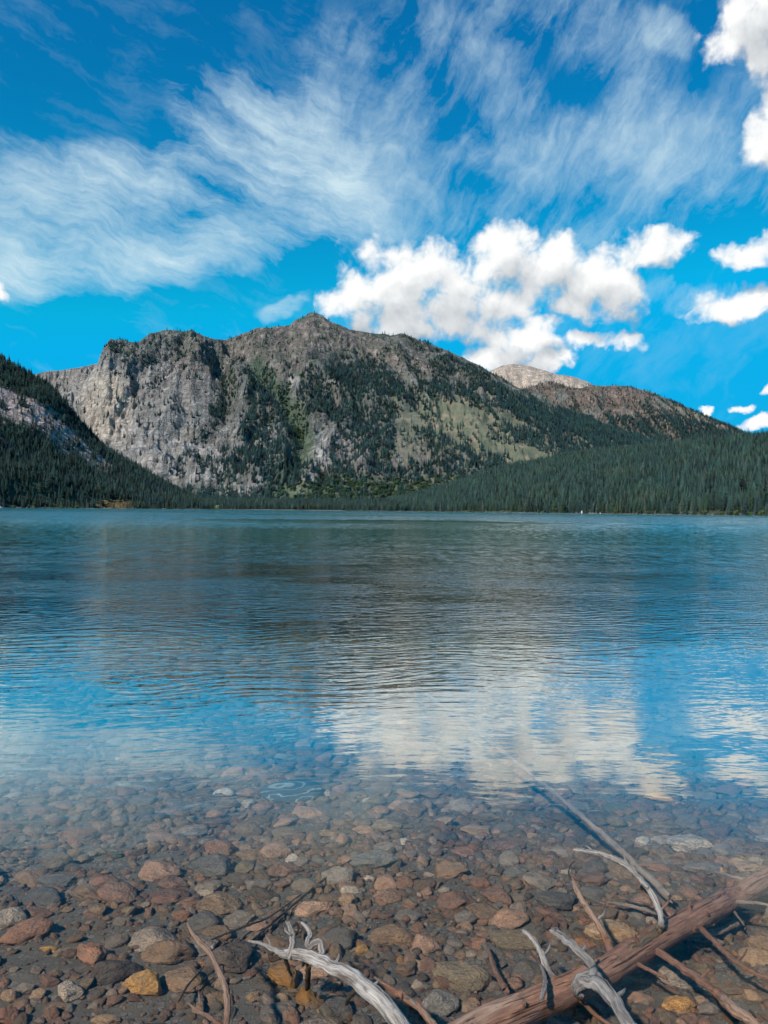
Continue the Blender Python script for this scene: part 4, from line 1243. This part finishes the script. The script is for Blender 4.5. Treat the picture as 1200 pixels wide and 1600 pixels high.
# the long sunken log with its branches
log = empty('fallen_log', at(980, 1495, -.04))
tag(log, 'long red-brown fallen log lying slantwise under water with bare branches sticking out', 'log')
lp = [pt(640, 1680, -.02), pt(740, 1612, -.02), pt(850, 1565, -.03), pt(960, 1510, -.05), pt(1060, 1450, -.07), pt(1150, 1402, -.10), pt(1230, 1358, -.14), pt(1330, 1310, -.2)]
lw = [62, 59, 54, 48, 43, 37, 32, 27]
tube('trunk', lp, [W2(w, p) for w, p in zip(lw, lp)], redwood, log, .045, 1, 32, .22, True, .08)
def branch(spec, widths, mat, seed, knob=.12, name='branch', parent=None, label=None):
    P = [pt(*s) for s in spec]
    o = tube(name, P, [max(.0015, W2(w, p)) for w, p in zip(widths, P)], mat, parent or log, knob, seed, 12)
    if label: o['label'] = label
    return o
arch = branch([(975, 1492, -.03), (1005, 1473, -.02), (1027, 1456, -.012), (1034, 1440, .02), (1026, 1412, .06), (1008, 1382, .10), (985, 1358, .135), (958, 1342, .15), (930, 1333, .155), (898, 1328, .15)],
       [20, 17, 13, 11, 10, 10, 9, 10, 9, 7], bleach, 2, label='arching branch bleached white at its tip')
branch([(1012, 1388, .098), (990, 1360, .118), (975, 1348, .13), (962, 1340, .14), (950, 1338, .145)], [8, 7, 6, 5, 4], bleach, 3, parent=log, label='short twin twig beside the arching branch')
branch([(957, 1492, -.03), (948, 1470, .0), (932, 1440, .035), (914, 1413, .07), (900, 1388, .10), (894, 1374, .115)], [13, 12, 11, 11, 9, 6], redwood, 4, label='straight reddish upright twig')
branch([(894, 1376, .115), (889, 1365, .12), (892, 1352, .125), (899, 1346, .128)], [3, 2, 2, 1.5], darkwood, 5, name='twig')
branch([(872, 1545, -.01), (858, 1522, .0), (848, 1495, .03), (836, 1472, .05), (824, 1459, .055), (816, 1456, .055)], [22, 15, 11, 9, 8, 6], bleach, 6, label='short hooked spike, left one')
branch([(846, 1562, .045), (852, 1540, .048), (850, 1520, .03), (842, 1504, -.01), (830, 1490, -.04)], [8, 9, 7, 6, 4], greywood, 7)
branch([(1000, 1625, .05), (975, 1590, .075), (958, 1562, .085), (938, 1540, .075), (912, 1536, .055), (900, 1548, .03), (908, 1560, .0)], [26, 26, 27, 25, 20, 15, 12], greywood, 8, .2, label='thick weathered grey branch twisting over the log')
branch([(897, 1542, .03), (905, 1530, .05), (922, 1522, .062), (934, 1527, .062), (936, 1538, .06)], [12, 14, 15, 15, 10], greywood, 9, .25)
branch([(928, 1532, .06), (925, 1512, .075), (908, 1492, .095), (885, 1470, .12), (864, 1454, .14)], [19, 16, 16, 15, 12], greywood, 10, .12, label='stubby grey branch with a cut end')
branch([(1018, 1483, -.06), (1055, 1505, -.05), (1090, 1530, -.03), (1120, 1552, .0), (1150, 1580, .025), (1188, 1604, .035)], [13, 13, 15, 16, 20, 18], redwood, 11, label='long side branch coming out of the water lower right')
branch([(1183, 1596, .04), (1178, 1586, .055), (1172, 1580, .06)], [7, 5, 3], darkwood, 12, name='twig')
branch([(1096, 1452, -.09), (1120, 1475, -.07), (1150, 1503, -.05), (1200, 1530, -.03), (1240, 1545, -.02)], [10, 10, 9, 8, 6], redwood, 13)
branch([(980, 1497, -.06), (1010, 1514, -.05), (1042, 1530, -.04)], [8, 7, 5], redwood, 14)
branch([(1062, 1440, -.06), (1045, 1428, -.05), (1020, 1405, -.02), (1003, 1385, .01)], [15, 13, 10, 9], redwood, 15)
branch([(1200, 1376, -.1), (1160, 1374, -.1), (1130, 1366, -.11), (1112, 1360, -.12)], [7, 6, 5, 3], dimwood, 16)
branch([(1150, 1410, -.08), (1185, 1412, -.05), (1230, 1422, -.03)], [6, 5, 4], dimwood, 17)
branch([(1148, 1425, -.12), (1155, 1435, -.12), (1163, 1446, -.12)], [4, 4, 3], dimwood, 18, name='twig')
branch([(905, 1560, -.05), (935, 1590, -.04), (975, 1615, -.03)], [8, 7, 6], redwood, 19)
# twigs forking off the branches
for k, (sp_, w_, m_) in enumerate([
    ([(985, 1358, .135), (978, 1346, .15), (975, 1336, .16)], [5, 4, 2], bleach), ([(1030, 1425, .04), (1042, 1414, .06), (1046, 1402, .07)], [6, 4, 2], redwood),
    ([(932, 1440, .035), (943, 1430, .05), (947, 1420, .055)], [6, 4, 2], bleach), ([(917, 1418, .065), (905, 1414, .075), (898, 1417, .08)], [6, 4, 2], redwood),
    ([(848, 1495, .03), (858, 1484, .04), (860, 1474, .05)], [6, 4, 2], bleach), ([(908, 1492, .095), (915, 1480, .11), (913, 1474, .12)], [7, 5, 3], greywood),
    ([(958, 1562, .085), (972, 1553, .10), (978, 1546, .105)], [10, 7, 3], greywood), ([(1090, 1530, -.03), (1102, 1524, .0), (1110, 1514, .02)], [8, 5, 3], redwood),
    ([(1150, 1503, -.05), (1162, 1494, -.03), (1168, 1484, -.02)], [6, 4, 2], redwood), ([(930, 1333, .155), (922, 1326, .165), (916, 1322, .17)], [4, 3, 2], bleach),
    ([(1000, 1480, -.02), (990, 1462, .02), (985, 1452, .03)], [9, 6, 3], redwood), ([(1085, 1436, -.05), (1078, 1420, -.02), (1080, 1410, .0)], [9, 6, 3], redwood)]):
    branch(sp_, w_, m_, 120 + k, .2, name='twig')
for k, (kx, ky, kz) in enumerate([(1130, 1398, -.045), (1155, 1390, -.055), (1105, 1428, -.045), (1152, 1378, -.07), (1087, 1450, -.03), (820, 1570, .02)]):
    p = pt(kx, ky, kz)
    tube('knot', [p + Vector((0, .012, -.02)), p, p + Vector((0, -.004, .010))], [.009, .008, .004], redwood, log, .2, 30 + k, 8)

# bleached driftwood in the middle
dw = empty('driftwood', at(540, 1530, .02))
tag(dw, 'bleached silvery driftwood limb with upright prongs, bottom centre', 'driftwood')
mainp = [pt(655, 1640, .09), pt(625, 1600, .10), pt(598, 1566, .105), pt(568, 1540, .10), pt(530, 1518, .09), pt(495, 1501, .075), pt(465, 1493, .065), pt(440, 1492, .06)]
tube('limb', mainp, [W2(w, p) for w, p in zip([30, 29, 30, 29, 26, 24, 20, 14], mainp)], bleach, dw, .09, 41, 22, .25, True, .2)
def dbr(spec, widths, mat, seed, knob=.12, name='prong', label=None):
    P = [pt(*s) for s in spec]
    o = tube(name, P, [max(.0012, W2(w, p)) for w, p in zip(widths, P)], mat, dw, knob, seed, 12)
    if label: o['label'] = label
dbr([(446, 1493, .06), (430, 1486, .065), (410, 1476, .07), (388, 1471, .072)], [12, 9, 6, 4], bleach, 42, label='thin pointed tip')
dbr([(452, 1494, .065), (456, 1478, .09), (455, 1458, .12), (450, 1441, .145)], [13, 11, 10, 8], bleach, 43, label='straight upright prong')
dbr([(458, 1448, .135), (463, 1444, .14), (466, 1452, .125), (463, 1462, .10)], [4, 5, 4, 3], darkwood, 44, name='twig')
dbr([(501, 1500, .075), (503, 1484, .10), (500, 1473, .118), (492, 1473, .118), (484, 1480, .10), (479, 1474, .11), (484, 1462, .125), (480, 1450, .14), (472, 1443, .15)], [13, 12, 12, 11, 10, 10, 9, 8, 5], bleach, 45, .1, label='crooked prong bent like an S')
dbr([(480, 1490, .07), (478, 1470, .06), (475, 1450, .05), (468, 1436, .06)], [6, 7, 6, 3], darkwood, 46, name='twig')
dbr([(440, 1494, .05), (428, 1500, .03), (420, 1492, .035), (432, 1486, .06)], [10, 11, 9, 5], darkwood, 47, .25, name='knot')
dbr([(445, 1498, .04), (450, 1512, .0), (455, 1525, -.05)], [7, 6, 4], darkwood, 48, name='twig')
dbr([(482, 1510, .05), (481, 1530, -.03), (480, 1545, -.12)], [9, 10, 9], darkwood, 49, name='twig')
for k, (sp_, w_) in enumerate([([(520, 1512, .09), (528, 1500, .11), (530, 1492, .115)], [9, 6, 3]), ([(575, 1545, .11), (588, 1538, .125), (592, 1530, .13)], [10, 6, 3]), ([(422, 1480, .07), (420, 1470, .085), (416, 1465, .09)], [4, 3, 2]), ([(455, 1462, .12), (447, 1456, .13), (444, 1450, .135)], [5, 4, 2])]):
    dbr(sp_, w_, bleach, 140 + k, .2, name='twig')
dbr([(560, 1545, .08), (546, 1558, .03), (541, 1570, -.02)], [7, 8, 6], darkwood, 50, name='twig')

def stick(name, label, spec, widths, mat, seed, subs=(), cat='stick', knob=.1, group=None):
    P = [pt(*s) if len(s) == 3 else s for s in spec]
    if subs:
        root = empty(name, P[len(P) // 2])
        tag(root, label, cat, group)
        tube('stem', P, [max(.0012, W2(w, p)) for w, p in zip(widths, P)], mat, root, knob, seed, 12)
        for k, (sp_, w_, m_) in enumerate(subs):
            Q = [pt(*s) for s in sp_]
            tube('twig', Q, [max(.001, W2(w, p)) for w, p in zip(w_, Q)], m_, root, knob, seed + 50 + k, 10)
        return root
    o = tube(name, P, [max(.0012, W2(w, p)) for w, p in zip(widths, P)], mat, None, knob, seed, 12)
    return tag(o, label, cat, group)
stick('curved_stick', 'curved brown stick with a whitish tip rising from the water, bottom left', [(345, 1640, .0), (352, 1602, .01), (355, 1570, .02), (352, 1545, .03), (340, 1515, .045), (325, 1488, .06), (310, 1470, .07), (298, 1456, .08), (293, 1444, .085)],
      [12, 12, 12, 11, 10, 10, 8, 6, 4], redwood, 60, [([(332, 1484, .055), (331, 1480, .06), (334, 1477, .062)], [6, 5, 3], bleach), ([(348, 1606, .0), (325, 1590, .02), (305, 1578, .02), (294, 1569, .02)], [9, 7, 5, 3], redwood), ([(313, 1575, .02), (311, 1562, .04), (310, 1550, .05)], [4, 4, 2], redwood)])
stick('reddish_stick', 'reddish broken stick between the bleached driftwood and the speckled granite boulder', [(700, 1640, .02), (675, 1600, .02), (655, 1575, .015), (625, 1555, .005), (600, 1540, .01), (585, 1528, .03)], [13, 13, 12, 12, 8, 4], redwood, 63, [([(650, 1572, .02), (640, 1562, .03), (634, 1560, .04)], [5, 4, 3], bleach)])
stick('thin_brown_stick', 'thin brown stick running behind the bleached driftwood limb', [(498, 1486, -.02), (525, 1505, -.03), (555, 1527, -.04), (585, 1545, -.03), (600, 1548, -.03)], [6, 8, 8, 9, 7], redwood, 66)
x0, y0, z0_ = ray_bed(1052, 1404); x1, y1, z1_ = ray_bed(670, 1088)
pole_pts = []; pole_r = []
for k in range(10):
    f = k / 9; ppx = 1047 + (664 - 1047) * f + 16 * math.sin(f * 3.1); ppy = 1403 + (1084 - 1403) * f
    p = at(ppx, ppy, -.20 + .11 * f); pole_pts.append(p); pole_r.append(.5 * (12 - 6.5 * f ** .7) * p.y / F)
o = tube('sunken_pole', pole_pts, pole_r, dimwood, None, .08, 70, 12)
tag(o, 'long straight pale pole lying under water from the log out into the lake', 'pole')
def bedstick(name, label, pp, widths, mat, seed, lift=.03):
    P = []
    for (a, b_) in pp:
        x, y, z = ray_bed(a, b_); P.append(Vector((x, y, z + lift)))
    o = tube(name, P, [max(.0015, W2(w, p)) for w, p in zip(widths, P)], mat, None, .1, seed, 10)
    tag(o, label, 'stick')
bedstick('sunken_branch', 'dark thin branch under water running up right from the curved stick', [(300, 1560), (345, 1520), (395, 1480), (450, 1432), (505, 1385), (560, 1345)], [2, 3, 4, 4, 4, 3], darkwood, 80, .03)
bedstick('sunken_twig', 'thin dark twig crossing left of the bleached driftwood tip', [(330, 1492), (372, 1474), (420, 1455), (470, 1418)], [3, 4, 3, 2], darkwood, 81, .06)
bedstick('pale_stick', 'short pale stick on the lake bed far out on the left', [(141, 1168), (147, 1180), (150, 1192), (152, 1200)], [4, 6, 6, 3], bleach, 82, .05)
bedstick('bottom_twig', 'forked dark twig at the bottom between the ochre-topped stone and curved stick', [(278, 1598), (290, 1575), (300, 1562), (318, 1540)], [3, 4, 3, 2], darkwood, 83, .07)
bedstick('slanting_twig', 'thin brown twig left of the log near the dark rounded stone', [(790, 1570), (775, 1540), (765, 1510), (762, 1500)], [12, 9, 7, 4], redwood, 84, .05)
bedstick('grey_sunken_root', 'dim grey root under water in the gap below the log', [(1020, 1490), (1060, 1482), (1110, 1478), (1160, 1460)], [10, 12, 11, 8], dimwood, 85, .05)
bedstick('small_root', 'small dim root beside the foot of the arching branch', [(950, 1428), (980, 1432), (1010, 1440), (1035, 1448)], [5, 7, 7, 6], dimwood, 86, .05)

# ------------------------------------------------------------------ small things on the far shore
pw_, t, b = principled('white_paint')
t.l.new(t.mix(t.noise(t.obj(), 3, 3, .5), (.7, .7, .7), (.82, .82, .8)), b.inputs['Base Color'])
pd_, t, b = principled('dark_trim')
t.l.new(t.mix(t.noise(t.obj(), 3, 3, .5), (.03, .04, .05), (.06, .07, .08)), b.inputs['Base Color'])
def hull_mesh(L=5.5, Wd=1.9, Hh=.9):
    vs = []; fs = []; n = 12
    sec = [(-1, -.0), (-.82, .62), (-.35, .95), (0, 1.)]     # depth, half width
    for i in range(n + 1):
        s = i / n; x = -L / 2 + L * s
        w = (1 - max(0, (s - .45) / .55) ** 2.2) * Wd / 2 * (.9 + .1 * min(1, s * 5))
        sheer = .25 * max(0, s - .4) ** 1.5
        row = []
        for sgn in (1, -1):
            for d, hw in (sec[::-1] if sgn == 1 else sec):
                row.append((x, sgn * hw * w + (0), (d + 1) * Hh - .25 + sheer * (d + 1)))
        vs += row
    m = 8
    for i in range(n):
        for k in range(m - 1):
            fs.append((i * m + k, i * m + k + 1, (i + 1) * m + k + 1, (i + 1) * m + k))
    fs.append(tuple(range(m)))
    me = bpy.data.meshes.new('hull'); me.from_pydata(vs, [], fs)
    me.materials.append(pw_)
    return me
bp = at(2, 794.6, 0.05); bp.y = min(bp.y, 1040) if bp.y > 0 else 1040
bp = Vector((ue(1, 794)[0] * 1040, 1040, -.05))
boat = empty('boat', bp, R(10))
tag(boat, 'small white boat moored off the far shore at the left frame edge', 'boat')
link('hull', hull_mesh(), boat)
bm = bmesh.new(); bmesh.ops.create_cube(bm, size=1); bmesh.ops.scale(bm, vec=(1.5, 1.3, 1.1), verts=bm.verts)
for v in bm.verts:
    if v.co.z > 0: v.co.x *= .7; v.co.y *= .85
bmesh.ops.bevel(bm, geom=bm.edges[:], offset=.08, segments=2)
bmesh.ops.translate(bm, vec=(-.4, 0, 1.3), verts=bm.verts)
me = bpy.data.meshes.new('cabin'); bm.to_mesh(me); bm.free(); me.materials.append(pw_); link('cabin', me, boat)
bm = bmesh.new(); bmesh.ops.create_cube(bm, size=1); bmesh.ops.scale(bm, vec=(.06, .95, .45), verts=bm.verts); bmesh.ops.rotate(bm, matrix=Matrix.Rotation(R(-12), 3, 'Y'), verts=bm.verts)
bmesh.ops.translate(bm, vec=(.30, 0, 1.45), verts=bm.verts)
me = bpy.data.meshes.new('windscreen'); bm.to_mesh(me); bm.free(); me.materials.append(pd_); link('windscreen', me, boat)

wr, t, b = principled('white_rock')
t.l.new(t.mix(t.noise(t.obj(), 1.5, 5, .6), (.45, .44, .42), (.75, .74, .72)), b.inputs['Base Color'])
def shore_rock(px, w, h, lab, seed, name='shore_rock'):
    u = ue(px, 800)[0]; d = float(shore(np.array([u]))[0]) - 1.5
    me = stone_mesh(seed, 3, 8, .05, .1, wr)
    if h > w:
        for v in me.vertices:
            k = .5 - v.co.z; v.co.x *= .25 + .9 * k; v.co.y *= .35 + .8 * k; v.co.x += .22 * v.co.z
    o = bpy.data.objects.new(name, me); COL.objects.link(o)
    o.scale = (w, w * .8, h); o.location = (u * d, d, h * .35)
    tag(o, lab, 'rock')
shore_rock(909, 2.6, 4.2, 'white pointed rock standing at the waterline below the wooded ridge', 701)
shore_rock(938, 1.6, 1.3, 'small white rock at the waterline right of the pointed white rock', 702)
shore_rock(42, 1.3, .8, 'tiny pale rock at the waterline right of the white boat', 703)

for k, (bx, L_, rz, lab) in enumerate([(492, 9, 4, 'pale beached log on the low sandy spit, left one'), (533, 7, -9, 'pale beached log on the right end of the sandy spit'), (418, 6, 12, 'short pale beached log right of the pale round bush'),
        (925, 6, -6, 'pale beached log between the two white rocks'), (1046, 5, 10, 'short grey beached log below the wooded right ridge'), (255, 7, 3, 'grey beached log right of the brown clearing')]):
    u = ue(bx, 800)[0]; d = float(shore(np.array([u]))[0]) + 1.5
    c, s_ = math.cos(R(rz)), math.sin(R(rz))
    P = [Vector((u * d + c * L_ * (q - .5), d + s_ * L_ * (q - .5), .30 + .25 * q)) for q in (0, .3, .6, 1)]
    tag(tube('beached_log', P, [.32, .28, .24, .14], bleach, None, .1, 200 + k, 10), lab, 'log')

# ------------------------------------------------------------------ render settings
scene.view_settings.view_transform = 'Standard'
scene.view_settings.look = 'None'
scene.view_settings.exposure = 0.35
scene.view_settings.gamma = 1.0
cy = scene.cycles
cy.max_bounces = 6
cy.diffuse_bounces = 2
cy.glossy_bounces = 3
cy.transparent_max_bounces = 12
cy.use_denoising = True
cy.use_adaptive_sampling = True
cy.adaptive_threshold = .03
cy.caustics_reflective = False
cy.sample_clamp_indirect = 4
